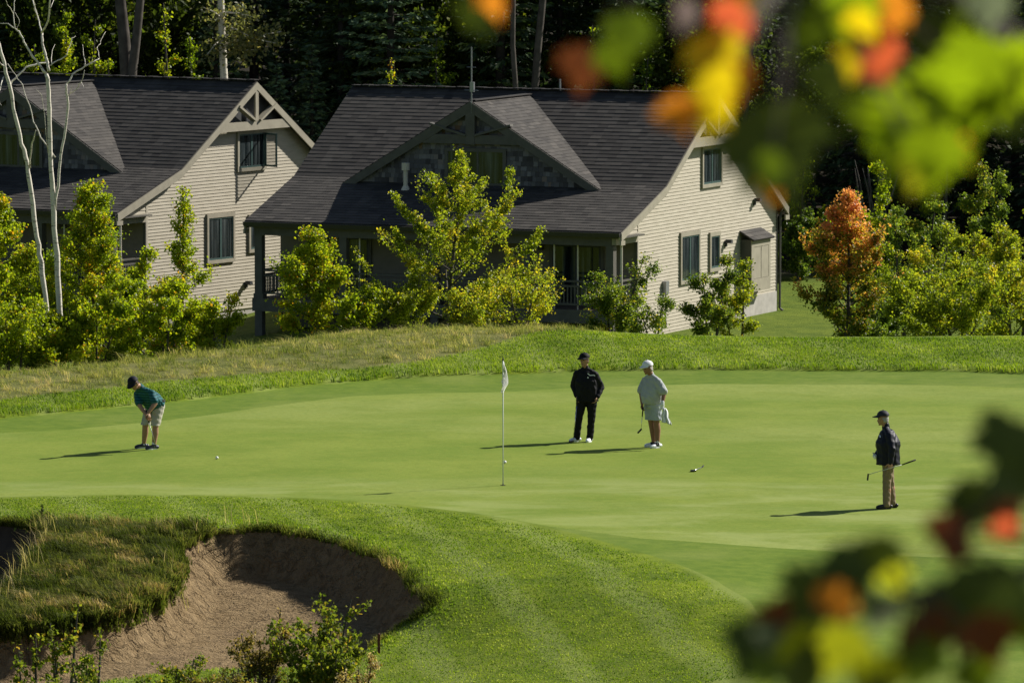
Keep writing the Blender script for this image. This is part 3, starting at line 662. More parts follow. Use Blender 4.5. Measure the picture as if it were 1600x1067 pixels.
    # slim bright screen posts in front of the doors
    for x in (-2.52, -1.70, xl + 3.9):
        m = MB(); m.box(x - .02, x + .02, -7.72, -7.68, zr - 6.58, zr - 4.5); m.build('screen_post', PIPEW, root)
    m = MB(); m.box(-3.75, -3.57, -6.3, -6.14, zr - 4.82, zr - 4.60).prism([(-3.78, zr - 4.60), (-3.54, zr - 4.60), (-3.66, zr - 4.50)], 'y', -6.32, -6.14); m.build('wall_lamp', DARKTRIM, root)
    # ---------------- front dormer
    cx_ = -6.68; yf = -5.0; zt = zr - .14; hw = 4.72; sl = .603; yw = yf + .16
    dz = lambda dx: zt - abs(dx) * sl
    for s in (-1, 1):
        e0 = (cx_ + s * hw, yf, dz(hw)); r0 = (cx_, yf, zt)
        # valley: where the dormer slope meets the main roof
        yv = -4.62
        shingle_rows('dormer_roof', e0, (cx_ + s * hw, yv, dz(hw)), (cx_, -.25, zt), r0, SHING, root) if s < 0 else shingle_rows('dormer_roof', (cx_ + s * hw, yv, dz(hw)), e0, r0, (cx_, -.25, zt), SHING, root)
        m = MB(); pts = [(cx_, zt - .02), (cx_ + s * hw, dz(hw) - .02), (cx_ + s * hw, dz(hw) - .30), (cx_, zt - .36)]
        m.prism([(a, b) for a, b in pts], 'y', yf - .045, yf + .0); m.build('rake_board', BROWNTRIM, root)
        m = MB(); m.bar((cx_ + s * .15, yf + .03, zt - 1.12), (cx_ + s * 1.45, yf + .03, zt - .98 + .22), .07, .24, (0, 1, 0)); m.build('brace', BROWNTRIM, root)
    m = MB(); m.bar((cx_, yf + .1, zt + .02), (cx_, -.3, zt + .02), .26, .03); m.build('ridge_cap', SHING, root)
    m = MB(); m.prism([(cx_ - 2.2, zt - 1.40), (cx_ + 2.2, zt - 1.40), (cx_ + 1.72, zt - 1.10), (cx_ - 1.72, zt - 1.10)], 'y', yf - .035, yf + .06); m.build('tie_beam', BROWNTRIM, root)
    m = MB(); m.box(cx_ - .16, cx_ + .16, yf - .05, yf + .08, zt - 1.42, zt - .12); m.build('king_post', BROWNTRIM, root)
    # cedar shakes
    V = []; Fc = []; T = []; z = zt - 3.05; r = 0
    while z < zt - .15:
        zt_ = min(z + .16, zt - .12); x = cx_ - hw; 
        while x < cx_ + hw:
            wd = rng.uniform(.09, .22); a = x; b = min(x + wd, cx_ + hw); half = (zt - zt_) / sl - .02
            a = max(a, cx_ - half); b = min(b, cx_ + half)
            if b - a > .02:
                o_ = rng.uniform(.012, .028); n = len(V); dzb = rng.uniform(-.015, .01)
                V += [(a, yw, z + dzb), (b - .006, yw, z + dzb), (a, yw - o_, z + dzb), (b - .006, yw - o_, z + dzb), (b - .006, yw - .003, zt_), (a, yw - .003, zt_)]
                Fc += [(n, n + 1, n + 3, n + 2), (n + 2, n + 3, n + 4, n + 5)]; hfr = (z - (zt - 3.05)) / 2.9
                T += [np.clip(rng.beta(1.6, 2.2) * .75 + (.25 * rng.random() if hfr > .45 else 0), 0, 1)] * 6
            x += wd
        z = zt_
    link_mesh('dormer_wall', np_mesh('dormer_wall', V, Fc, {'tint': ('POINT', T)}), SHAKE, root)
    m = MB(); m.prism([(cx_ - hw + .15, zt - 3.0), (cx_ + hw - .15, zt - 3.0), (cx_, zt - .15)], 'y', yw + .004, yw + .1); m.build('dormer_backing', DARKTRIM, root)
    # dormer window
    m = MB(); x0, x1, z0, z1 = cx_ - .86, cx_ + 1.10, zt - 2.68, zt - 1.66; y = yw
    for (a, b, c1, d) in ((x0 - .12, x1 + .12, z1, z1 + .12), (x0 - .12, x1 + .12, z0 - .12, z0), (x0 - .12, x0, z0, z1), (x1, x1 + .12, z0, z1)): m.box(a, b, y - .07, y, c1, d)
    f = m.build('window', BROWNTRIM, root)
    m = MB(); m.box(x0, x1, y - .045, y - .03, z0, z1); m.build('pane', GLASS, f)
    m = MB(); xm = x0 + 1.06; m.box(xm - .03, xm + .03, y - .055, y - .02, z0, z1); m.build('mullion', BROWNTRIM, f)
    if deco == 1:
        m = MB(); vx, vy = -8.85, -5.35; zb = roofz(vy); m.tube([(vx, vy, zb - .05), (vx, vy, zb + .62)], .075, 10).tube([(vx, vy, zb + .62), (vx, vy, zb + .86)], .13, 10).tube([(vx, vy, zb - .03), (vx, vy, zb + .12)], [.16, .08], 10); m.build('vent_pipe', PIPEW, root)
        m = MB(); m.tube([(cx_ + .05, yf - .03, zt - .4), (cx_ + .05, yf - .03, zt + 1.75)], .022, 6); m.box(cx_ - .0, cx_ + .14, yf - .06, yf + .02, zt + .30, zt + .62); m.tube([(cx_ - .2, yf - .03, zt + .35), (cx_ + .28, yf - .03, zt + .35)], .015, 5).tube([(cx_ - .12, yf - .03, zt + 1.1), (cx_ + .2, yf - .03, zt + 1.1)], .012, 5); m.build('antenna_mast', METAL, root)
        m = MB(); m.tube([(-5.9, .5, zr - .5), (-5.9, .5, zr + .35)], .03, 6); m.build('plumbing_vent', METAL, root)
    return root
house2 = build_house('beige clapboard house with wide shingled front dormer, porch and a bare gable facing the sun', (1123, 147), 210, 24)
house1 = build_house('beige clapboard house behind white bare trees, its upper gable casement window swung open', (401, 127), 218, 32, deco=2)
# ------------------------------------------------------------------ trees
BARK = plain('grey_bark', (.085, .075, .065), .9, .1, var=.35, scale=3, bump=.01)
BARKD = plain('dark_bark', (.035, .03, .026), .9, .1, var=.3, scale=3)
t = NT('birch_bark'); P = t.obj(); n = t.noise(t.scale(P, (2, 2, 9)), 2.2, 4, .7); n2 = t.noise(P, 1.1, 3)
c = t.ramp(n, [(0, (.10, .09, .08)), (.38, (.24, .22, .19)), (.42, (.60, .56, .48)), (1, (.74, .70, .62))]); c = t.mix(t.math('MULTIPLY', t.step(n2, .55, .75), .4), c, (.42, .40, .33)); t.base(c, .8, .15); BIRCH = t.m
L_BIRCH = leaf_mat('birch_leaf', [(0, (.06, .095, .008)), (.45, (.15, .19, .012)), (.8, (.23, .25, .016)), (1, (.34, .27, .02))], .55, .42, .28)
L_MAPLE = leaf_mat('maple_leaf', [(0, (.055, .10, .006)), (.4, (.15, .205, .008)), (.75, (.25, .28, .010)), (.97, (.32, .29, .012)), (1, (.34, .18, .014))], .55, .45, .3)
L_DEEP = leaf_mat('green_leaf', [(0, (.035, .065, .010)), (.5, (.09, .135, .016)), (.85, (.16, .20, .025)), (1, (.27, .23, .02))], .5, .42, .3)
L_RED = leaf_mat('autumn_leaf', [(0, (.06, .09, .008)), (.25, (.16, .17, .012)), (.45, (.34, .22, .03)), (.7, (.50, .20, .07)), (1, (.58, .27, .13))], .45, .45, .3)
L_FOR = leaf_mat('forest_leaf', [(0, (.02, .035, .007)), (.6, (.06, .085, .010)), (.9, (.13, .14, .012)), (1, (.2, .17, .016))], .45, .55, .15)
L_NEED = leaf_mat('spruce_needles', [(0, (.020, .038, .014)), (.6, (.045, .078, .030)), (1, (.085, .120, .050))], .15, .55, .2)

def leaf_quads(C, size, flat_=.0, droop=0.0, tint=None, updir=None):
    """folded diamond leaves at points C; returns verts, faces, tints"""
    n = len(C); d = rng.normal(size=(n, 3)); d[:, 2] = d[:, 2] * (1 - flat_) - droop; d /= np.linalg.norm(d, axis=1)[:, None] + 1e-9
    r = rng.normal(size=(n, 3)); r[:, 2] *= (1 - flat_); s = np.cross(d, r); s /= np.linalg.norm(s, axis=1)[:, None] + 1e-9
    nn = np.cross(d, s); L = (size * rng.uniform(.7, 1.25, n))[:, None]; W_ = L * rng.uniform(.32, .46, (n, 1)); fold = nn * W_ * .35
    v = np.zeros((n, 4, 3)); v[:, 0] = C - d * L * .5; v[:, 1] = C + s * W_ - d * L * .05 + fold; v[:, 2] = C + d * L * .5; v[:, 3] = C - s * W_ - d * L * .05 + fold
    i = np.arange(n)[:, None] * 4; f = np.concatenate([i + np.array([[0, 1, 2]]), i + np.array([[0, 2, 3]])], 0)
    tt = np.repeat(np.clip(tint, 0, 1), 4); return v.reshape(-1, 3), f, tt

def leaf_mesh(name, C, size, tint, mat, parent, **kw):
    v, f, tt = leaf_quads(C, size, tint=tint, **kw)
    return link_mesh(name, np_mesh(name, v, f, {'tint': ('POINT', tt)}), mat, parent)

def grow(H, R, nb, t0=.12, rise=.9, seed=1, prof=None, stems=1, wob=.12, lean=(0, 0)):
    """skeleton of a young broadleaf tree: list of (points, radii, level)"""
    r = random.Random(seed); limbs = []
    prof = prof or (lambda t: (1 - t) ** .7 * min(1, .35 + t * 3))
    for s in range(stems):
        sa = 2 * math.pi * s / stems + r.random(); off = .0 if stems == 1 else .12
        hh = H * (1 if s == 0 else r.uniform(.6, .95)); pts = []; k = 9
        sp = R * (.0 if stems == 1 else r.uniform(.15, .5))
        px = py = 0
        for i in range(k + 1):
            f = i / k; px += r.uniform(-1, 1) * wob * hh / k * .6; py += r.uniform(-1, 1) * wob * hh / k * .6
            pts.append(Vector((off * math.cos(sa) + sp * f * math.cos(sa) + px + lean[0] * f * hh, off * math.sin(sa) + sp * f * math.sin(sa) + py + lean[1] * f * hh, hh * f)))
        r0 = .011 * hh + .012; limbs.append((pts, [r0 * (1 - .88 * i / k) + .004 for i in range(k + 1)], 0))
        n_ = max(4, int(nb / stems))
        for b in range(n_):
            f = t0 + (1 - t0) * ((b + r.random()) / n_) ** .9 * .97; i = min(k - 1, int(f * k)); p = pts[i].lerp(pts[i + 1], f * k - i)
            az = b * 2.4 + r.uniform(-.5, .5) + sa; ln = R * prof(f) * r.uniform(.55, 1.15); up = rise * r.uniform(.6, 1.3)
            q = [p]; d = Vector((math.cos(az), math.sin(az), up * .55)).normalized()
            for j in range(4):
                d = (d + Vector((r.uniform(-.16, .16), r.uniform(-.16, .16), .10 * up + r.uniform(-.1, .1)))).normalized(); q.append(q[-1] + d * ln / 4)
            rb = max(.006, r0 * (1 - f) * .5 + .004); limbs.append((q, [rb * (1 - .8 * j / 4) for j in range(5)], 1))
            for tw in range(r.randint(4, 8)):
                g = r.uniform(.3, 1.0); j = min(3, int(g * 4)); p2 = q[j].lerp(q[j + 1], g * 4 - j)
                d2 = (d + Vector((r.uniform(-1, 1), r.uniform(-1, 1), r.uniform(-.5, .8)))).normalized(); l2 = ln * r.uniform(.18, .5)
                limbs.append(([p2, p2 + d2 * l2 * .5, p2 + (d2 + Vector((0, 0, .15))) * l2], [.006, .004, .002], 2))
    return limbs

def dress(limbs, n, sig=.09, start=.25, seed=0):
    """leaf positions strung along the outer limbs"""
    g = np.random.default_rng(seed); seg = []; wt = []
    for pts, rad, lev in limbs:
        m = len(pts) - 1
        for i in range(m):
            if lev == 0 and (i + 1) / m < .62: continue
            if lev == 1 and (i + 1) / m < start: continue
            seg.append((pts[i], pts[i + 1])); wt.append((pts[i + 1] - pts[i]).length * (1.25 if lev == 2 else (.8 if lev == 1 else .7)))
    wt = np.array(wt) * g.exponential(1.0, len(wt)) ** 1.2; A = np.array([s[0][:] for s in seg]); B = np.array([s[1][:] for s in seg])
    k = g.choice(len(seg), n, p=wt / wt.sum()); f = g.random((n, 1)); C = A[k] * (1 - f) + B[k] * f
    tint = g.normal(0, .16, len(seg))[k]
    return C + g.normal(0, sig, (n, 3)) * np.array([1, 1, .8]), tint

def broadleaf(name, label, cat, x, y, H, R, nb, nleaf, lsize, mat, bark, tint=.45, seed=1, group=None, sink=.0, z=None, sig=.085, top_tint=0.0, **kw):
    zb = gz(x, y) if z is None else z
    root = empty(name, (x, y, zb - sink)); tag(root, label, cat, group)
    limbs = grow(H, R, nb, seed=seed, **kw)
    m = MB()
    for pts, rad, lev in limbs: m.tube(pts, rad, 7 if lev == 0 else (5 if lev == 1 else 3), cap=False)
    m.build('trunk', bark, root, smooth=True)
    C, tv = dress(limbs, nleaf, sig, seed=seed)
    g = np.random.default_rng(seed + 99)
    tt = tint + .08 + tv + g.normal(0, .17, len(C)) + top_tint * (C[:, 2] / H - .5)
    leaf_mesh('crown', C, lsize, tt, mat, root)
    return root

def px_tree(name, label, cat, px, top, D, R_px, nb, nleaf, lsize, mat, bark=BARK, sinkpx=0, **kw):
    """tree standing at distance D, column px, with its top at row top"""
    p = at_y(px, top, D); zb = gz(p[0], D); s = F / D
    return broadleaf(name, label, cat, p[0], D, p[2] - zb, R_px / s * 1.32, max(9, int(nb * .6)), int(nleaf * 2.0), lsize * .62, mat, bark, z=zb, **kw)

slim = lambda t: (1 - t) ** .8 * min(1, .45 + t * 2.2)
bushy = lambda t: max(.12, (1 - t) ** .55) * min(1, .75 + t)
fan = lambda t: (1 - t) ** .45 * min(1, .2 + t * 1.5)
px_tree('maple_tree', 'yellow green maple cut off by the left edge of the photo, behind the fescue bank', 'tree', -4, 305, 156, 80, 42, 9500, .12, L_MAPLE, seed=3, tint=.5, prof=bushy, t0=.06)
px_tree('maple_tree', 'tall bushy yellow green maple right of the two bare white trunks', 'tree', 148, 284, 158, 94, 74, 13500, .12, L_MAPLE, seed=4, tint=.5, prof=lambda t: max(.1, (1 - t) ** .7) * min(1, .75 + t), t0=.05)
px_tree('maple_shrub', 'low leafy maple clump at the foot of the bare white trunks', 'shrub', 70, 480, 153, 75, 30, 5200, .12, L_MAPLE, seed=5, tint=.45, prof=bushy, t0=.05, stems=3)
px_tree('maple_tree', 'slender young maple with a narrow pointed top before the gable of the left house', 'tree', 281, 294, 155, 66, 40, 5600, .115, L_MAPLE, seed=6, tint=.5, prof=lambda t: .22 + .95 * max(0, .62 - t) * min(1, .5 + 2 * t) / .62 if t < .62 else .22 * (1 - t) / .38 + .05, t0=.08)
px_tree('maple_shrub', 'dense green maple bush left of the slender young maple', 'shrub', 214, 392, 157, 44, 30, 5600, .12, L_MAPLE, seed=7, tint=.42, prof=bushy, t0=.05, stems=2)
px_tree('maple_shrub', 'spreading low maple shoots between slender maple and porch corner post', 'shrub', 335, 462, 153, 40, 24, 2800, .12, L_MAPLE, seed=8, tint=.48, prof=bushy, t0=.05, stems=3)
px_tree('maple_tree', 'round topped young maple in front of the left end of the porch', 'tree', 492, 358, 154, 66, 44, 7600, .115, L_MAPLE, seed=9, tint=.52, prof=lambda t: max(.1, (1 - t) ** .7) * min(1, .75 + t), t0=.05)
px_tree('birch_tree', 'open branched young birch in the middle, its tip reaching the dormer window', 'tree', 690, 236, 156, 165, 66, 8600, .112, L_BIRCH, seed=24, tint=.5, prof=lambda t: max(.1, (1 - t) ** 1.05) * min(1, .62 + t * 1.6), t0=.06, rise=.85, stems=1, sig=.055, lean=(.05, 0), wob=.2)
px_tree('birch_shrub', 'leafy undergrowth around the foot of the open branched birch', 'shrub', 640, 430, 154, 62, 28, 3600, .105, L_BIRCH, seed=22, tint=.45, prof=bushy, t0=.04, stems=3)
px_tree('birch_shrub', 'low yellow green birch shoots reaching toward the porch railing', 'shrub', 815, 425, 152, 72, 22, 2300, .10, L_BIRCH, seed=23, tint=.62, prof=bushy, t0=.05, stems=4)
px_tree('birch_shrub', 'yellowish birch thicket just left of the low shoots by the railing', 'shrub', 742, 452, 151, 50, 22, 2600, .10, L_BIRCH, seed=24, tint=.58, prof=bushy, t0=.05, stems=3)
px_tree('birch_tree', 'green young birch covering the right corner of the porch', 'tree', 962, 402, 157, 62, 32, 4600, .105, L_DEEP, seed=25, tint=.52, prof=slim, t0=.05, stems=3)
px_tree('birch_shrub', 'small birch sprig right of the porch corner, against the sunny siding', 'shrub', 1022, 470, 155, 30, 16, 900, .10, L_DEEP, seed=26, tint=.5, prof=bushy, t0=.05, stems=2)
px_tree('birch_tree', 'pair of upright green birch stems against the sunny gable wall', 'tree', 1112, 402, 158, 46, 26, 3600, .105, L_DEEP, seed=27, tint=.5, prof=slim, t0=.05, stems=2)
px_tree('birch_tree', 'bright green upright birch in front of the utility cupboard', 'tree', 1152, 408, 160, 34, 22, 2600, .105, L_BIRCH, seed=28, tint=.45, prof=slim, t0=.05, stems=2)
px_tree('maple_shrub', 'dense maple thicket in the lower left corner of the tree row', 'shrub', 20, 470, 152, 80, 30, 5200, .12, L_MAPLE, seed=101, tint=.45, prof=bushy, t0=.05, stems=3)
px_tree('maple_shrub', 'leafy maple undergrowth below the tall bushy maple', 'shrub', 150, 440, 153, 76, 30, 5400, .12, L_MAPLE, seed=102, tint=.42, prof=bushy, t0=.05, stems=3)
px_tree('maple_shrub', 'green undergrowth around the foot of the slender young maple', 'shrub', 262, 448, 153, 62, 28, 4200, .12, L_MAPLE, seed=103, tint=.45, prof=bushy, t0=.05, stems=3)
px_tree('maple_shrub', 'leafy undergrowth right of the round topped maple, below the porch rail', 'shrub', 560, 452, 153, 34, 24, 2800, .115, L_MAPLE, seed=104, tint=.42, prof=bushy, t0=.05, stems=3)
px_tree('maple_tree', 'upright yellow green maple low between the leftmost maple and the white trunks', 'tree', 40, 400, 158, 60, 34, 5200, .12, L_MAPLE, seed=106, tint=.46, prof=bushy, t0=.05)
# right hand group
px_tree('dark_bush', 'dark round bush on the lawn behind the right house corner', 'shrub', 1252, 325, 229, 42, 40, 5200, .16, L_DEEP, seed=31, tint=.22, prof=bushy, t0=.05, stems=3)
px_tree('maple_tree', 'autumn maple with salmon orange leaves right of the house', 'tree', 1325, 297, 171, 88, 64, 10500, .13, L_RED, seed=32, tint=.20, top_tint=.95, prof=lambda t: max(.1, (1 - t) ** .8) * min(1, .7 + t), t0=.08)
px_tree('maple_tree', 'bright green forked maple top showing behind the orange maple', 'tree', 1346, 262, 194, 56, 36, 5200, .15, L_MAPLE, seed=33, tint=.42, prof=fan, t0=.2, stems=2)
px_tree('maple_shrub', 'dark green undergrowth at the foot of the orange maple', 'shrub', 1345, 470, 178, 60, 30, 3600, .13, L_DEEP, seed=34, tint=.35, prof=bushy, t0=.05, stems=3)
px_tree('birch_tree', 'grey green birch standing between orange maple and the right thicket', 'tree', 1425, 305, 182, 62, 40, 6200, .13, L_DEEP, seed=35, tint=.45, prof=bushy, t0=.08, stems=2)
px_tree('birch_tree', 'tall pale green birch behind the right thicket', 'tree', 1492, 258, 196, 70, 44, 6800, .14, L_DEEP, seed=36, tint=.58, prof=bushy, t0=.08, stems=2)
px_tree('birch_tree', 'dark pointed young birch near the right edge, behind the thicket', 'tree', 1566, 262, 190, 48, 36, 5200, .13, L_DEEP, seed=37, tint=.42, prof=slim, t0=.08)
px_tree('birch_tree', 'bushy yellow green birch in front of the right thicket', 'tree', 1452, 362, 168, 84, 48, 9200, .12, L_BIRCH, seed=38, tint=.42, prof=bushy, t0=.05, stems=3)
px_tree('birch_tree', 'yellowing birch cut off by the right edge of the photo', 'tree', 1590, 330, 170, 82, 46, 8600, .12, L_BIRCH, seed=39, tint=.56, prof=bushy, t0=.05, stems=2)
px_tree('birch_shrub', 'low dark leafed thicket along the lawn at the far right', 'shrub', 1500, 440, 162, 110, 40, 7600, .12, L_BIRCH, seed=40, tint=.38, prof=bushy, t0=.05, stems=4)

# bare white trees, limbs traced at their own distances
def bare_tree(label, limbs, D, seed):
    r = random.Random(seed); p0 = at_y(*limbs[0][0][0], D); zb = gz(p0[0], D); root = empty('bare_tree', (p0[0], D, zb)); tag(root, label, 'tree', 'dead white trees in front of the left house')
    for k, (pl, r0, r1) in enumerate(limbs):
        pts = []; n = len(pl); dy = r.uniform(-.5, .5) if k else 0
        for i, q in enumerate(pl):
            y = D + dy * i / max(1, n - 1) * 2; w = at_y(q[0], q[1], y); pts.append(Vector((w[0] - p0[0], y - D, w[2] - zb)))
        if k == 0: pts.insert(0, Vector((pts[0].x, 0, -.1)))
        n = len(pts); fine = []
        for i in range(n - 1):
            for j in range(3):
                v = pts[i].lerp(pts[i + 1], j / 3); fine.append(v + Vector((r.uniform(-.02, .02), 0, r.uniform(-.01, .01))))
        fine.append(pts[-1]); n = len(fine); m = MB().tube(fine, [(r0 + (r1 - r0) * i / (n - 1)) * .78 * r.uniform(.92, 1.1) for i in range(n)], 8)
        m.build('trunk' if k == 0 else 'limb', BIRCH, root, smooth=True)
    return root
bare_tree('leftmost bare white tree, a leaning pale trunk at the left edge', [
 ([(76,520),(70,460),(64,410),(58,370),(48,290),(42,255),(34,225),(25,190),(14,130),(2,82),(-10,45)], .085, .045),
 ([(46,262),(50,225),(56,204)], .03, .012), ([(8,105),(-6,92),(-16,70)], .025, .01), ([(6,120),(-4,150),(2,165)], .02, .008),
 ([(18,150),(16,132),(27,118),(42,106),(60,100),(76,98)], .035, .028)], 154.6, 1)
bare_tree('bare white tree beside the bushy maple, its forked limbs crossing the roof', [
 ([(94,510),(90,430),(87,380),(83,310),(79,240),(76,170),(75,130),(72,116)], .095, .055),
 ([(72,116),(60,100),(50,88),(38,66),(30,50),(24,45)], .04, .022), ([(24,45),(12,38),(-2,37)], .02, .01), ([(24,45),(21,22),(24,-4)], .018, .012), ([(21,22),(12,8),(8,-6)], .012, .006), ([(24,20),(30,35),(27,48)],.01,.005),
 ([(77,112),(72,90),(66,68),(66,52)], .045, .035), ([(66,52),(75,32),(79,-6)], .03, .022), ([(66,52),(60,34),(50,-4)], .026, .016), ([(59,30),(54,14),(54,-4)],.012,.008), ([(79,12),(86,-4)],.012,.008),
 ([(78,103),(90,95),(103,88),(108,72),(112,60),(118,57)], .022, .008), ([(80,100),(81,85),(86,70)],.012,.005),
 ([(86,330),(92,270),(97,230),(104,185),(106,160),(104,146),(104,132)], .045, .03), ([(104,132),(114,116),(133,104),(148,96),(155,92)], .028, .016), ([(155,92),(152,76),(158,64),(165,50)], .013, .005), ([(133,104),(131,88),(129,70)], .013, .006), ([(140,102),(144,90)],.009,.005),
 ([(104,152),(118,140),(128,128),(132,110)], .016, .01), ([(128,128),(131,138)],.008,.004), ([(110,146),(112,134)],.008,.004),
 ([(86,246),(76,232),(64,215),(52,190),(43,155),(34,133),(24,118),(12,100)], .024, .01), ([(76,240),(66,150),(56,140)],.01,.005)], 154, 2)

# ------------------------------------------------------------------ the wood behind the houses
def conifer_mesh(H, R, seed, dens=1.0, z0=.08, lsize=.34):
    r = random.Random(seed); g = np.random.default_rng(seed); m = MB()
    m.tube([(0, 0, -.3), (0, 0, H * .5), (0, 0, H)], [.014 * H + .03, .009 * H + .015, .008], 7, cap=False)
    C = []; Dv = []; z = H * z0; k = 0
    while z < H * .985:
        f = z / H; ln = R * (1 - f) ** .8 * r.uniform(.75, 1.15) + .06; nb = r.randint(5, 7)
        for b in range(nb):
            az = k * .7 + 2 * math.pi * b / nb + r.uniform(-.3, .3); l = ln * r.uniform(.6, 1.12); dz = (-.32 + .55 * f) + r.uniform(-.12, .12)
            d = np.array([math.cos(az), math.sin(az), dz]); p = np.array([0, 0, z]); m.tube([p, p + d * l * .6, p + d * l + np.array([0, 0, .08 * l])], [.012 + .006 * l, .008, .004], 3, cap=False)
            n = max(5, int(l * 15 * dens)); tt = g.uniform(.12, 1.03, n) ** .8
            q = p + d * (l * tt)[:, None] + np.array([0, 0, .08 * l]) * (tt ** 2)[:, None]
            side = np.array([-d[1], d[0], 0]); wd = (.26 * l * (1.05 - tt) + .1)
            q = q + side * (g.uniform(-1, 1, n) * wd)[:, None] + np.array([0, 0, -1]) * (np.abs(g.normal(0, .07, n)))[:, None]
            C.append(q); dd = np.tile(d, (n, 1)) + side * g.uniform(-1, 1, (n, 1)) + g.normal(0, .25, (n, 3)); dd[:, 2] -= .25; Dv.append(dd)
        z += max(.16, H * .028) * r.uniform(.8, 1.2); k += 1
    C = np.concatenate(C); d = np.concatenate(Dv); n = len(C); d /= np.linalg.norm(d, axis=1)[:, None]
    s = np.cross(d, g.normal(0, 1, (n, 3)) * np.array([.5, .5, 1]) + np.array([0, 0, .6])); s /= np.linalg.norm(s, axis=1)[:, None]
    L = (lsize * g.uniform(.6, 1.3, n))[:, None]; v = np.zeros((n, 4, 3)); v[:, 0] = C - d * L * .45; v[:, 1] = C + s * L * .16; v[:, 2] = C + d * L * .55; v[:, 3] = C - s * L * .16
    i = np.arange(n)[:, None] * 4; f = i + np.array([[0, 1, 2, 3]])
    cm = np_mesh('crown', v.reshape(-1, 3), f, {'tint': ('POINT', np.repeat(np.clip(g.normal(.45, .25, n), 0, 1), 4))}); cm.materials.append(L_NEED)
    tmp = m.build('trunk', BARKD, None, smooth=True); tm = tmp.data; bpy.data.objects.remove(tmp)
    return tm, cm
def broad_mesh(H, R, seed, nleaf, lsize, mat, bark, t0=.22, prof=None, tint=.4, **kw):
    limbs = grow(H, R, 46, seed=seed, t0=t0, prof=prof or (lambda t: .35 + 1.1 * math.sin(math.pi * min(1, t * 1.02)) * .6), **kw); m = MB()
    for pts, rad, lev in limbs: m.tube(pts, rad, 8 if lev == 0 else 4, cap=False)
    tmp = m.build('trunk', bark, None, smooth=True); tm = tmp.data; bpy.data.objects.remove(tmp)
    C, tv = dress(limbs, nleaf, .22, seed=seed); g = np.random.default_rng(seed); v, f, tt = leaf_quads(C, lsize, tint=tint + tv + g.normal(0, .15, nleaf))
    cm = np_mesh('crown', v, f, {'tint': ('POINT', tt)}); cm.materials.append(mat); return tm, cm
def plant(name, label, cat, tm, cm, x, y, s=1.0, rz=0.0, group=None, z=None):
    e = empty(name, (x, y, gz(x, y) if z is None else z), rz); e.scale = (s, s, s); tag(e, label, cat, group)
    for nm, me in (('trunk', tm), ('crown', cm)):
        o = bpy.data.objects.new(nm, me); COL.objects.link(o); o.parent = e
    return e
con = [conifer_mesh(15.0, 2.7, 50 + i, .9, .06, .42) for i in range(4)]
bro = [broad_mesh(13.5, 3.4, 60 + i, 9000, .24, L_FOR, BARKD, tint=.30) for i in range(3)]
rf = random.Random(5)
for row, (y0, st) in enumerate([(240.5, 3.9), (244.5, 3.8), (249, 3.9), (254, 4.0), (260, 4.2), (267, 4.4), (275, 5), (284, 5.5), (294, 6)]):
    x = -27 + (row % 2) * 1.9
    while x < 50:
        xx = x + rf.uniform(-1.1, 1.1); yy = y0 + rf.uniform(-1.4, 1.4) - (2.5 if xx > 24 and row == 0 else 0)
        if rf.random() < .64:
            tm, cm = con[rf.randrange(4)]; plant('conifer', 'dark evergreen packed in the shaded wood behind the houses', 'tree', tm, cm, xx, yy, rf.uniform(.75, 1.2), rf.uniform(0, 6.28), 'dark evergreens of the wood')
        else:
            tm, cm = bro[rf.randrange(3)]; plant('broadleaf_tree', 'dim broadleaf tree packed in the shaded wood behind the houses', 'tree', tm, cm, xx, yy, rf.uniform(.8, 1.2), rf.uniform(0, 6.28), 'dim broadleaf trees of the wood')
        x += st
# trees one can tell apart at the edge of the wood
L_SPR = leaf_mat('skylit_spruce_needles', [(0, (.035, .065, .035)), (.6, (.09, .145, .075)), (1, (.17, .23, .12))], .15, .6, .15)  # brighter copy of the needles, skylight put into the colour
def px_con(label, px, top, D, base_r, seed, H=None, dens=1.4, ls=.26):
    p = at_y(px, top, D); zb = gz(p[0], D); h = p[2] - zb; tm, cm = conifer_mesh(h, base_r, seed, dens, .05, ls); cm.materials.clear(); cm.materials.append(L_SPR); return plant('spruce_tree', label, 'tree', tm, cm, p[0], D, 1, 0, z=zb)
px_con('small pointed blue green spruce between the two roofs', 487, 62, 236, 1.75, 71)
px_con('softer green spruce just left of the pointed one, above the left gable', 432, 92, 235, 1.9, 72)
px_con('big spruce with tiered drooping boughs above the left end of the long ridge', 610, -230, 238, 3.4, 73, dens=1.2, ls=.36)
px_con('tiny conifer top peeking over the ridge right of the dormer', 904, 122, 233, .5, 74)
def pole_tree(name, label, pl, D, r0, r1, bark, leaf=None):
    p0 = at_y(*pl[0], D); zb = gz(p0[0], D); e = empty(name, (p0[0], D, zb)); tag(e, label, 'tree')
    pts = [Vector((0, 0, -.2))]
    for q in pl: w_ = at_y(*q, D); pts.append(Vector((w_[0] - p0[0], 0, w_[2] - zb)))
    pts.append(pts[-1] + Vector((.1, .1, 6.0))); n = len(pts); m = MB().tube(pts, [r0 + (r1 - r0) * i / (n - 1) for i in range(n)], 9)
    if leaf:
        g = np.random.default_rng(leaf['seed']); C = []
        for (a, b, cnt) in leaf['boughs']:
            A = at_y(*a, D) - np.array([p0[0], D, zb]); B = at_y(*b, D + leaf.get('dy', -.8)) - np.array([p0[0], D, zb]); m.tube([A, (A + B) / 2 + np.array([0, 0, .06]), B], [.045, .03, .012], 5)
            f = g.uniform(.2, 1.05, (cnt, 1)); C.append(A + (B - A) * f + g.normal(0, .24, (cnt, 3)))
        m.build('trunk', bark, e, smooth=True); C = np.concatenate(C); leaf_mesh('crown', C, leaf['size'], g.normal(leaf['tint'], .2, len(C)), leaf['mat'], e)
    else: m.build('trunk', bark, e, smooth=True)
    return e
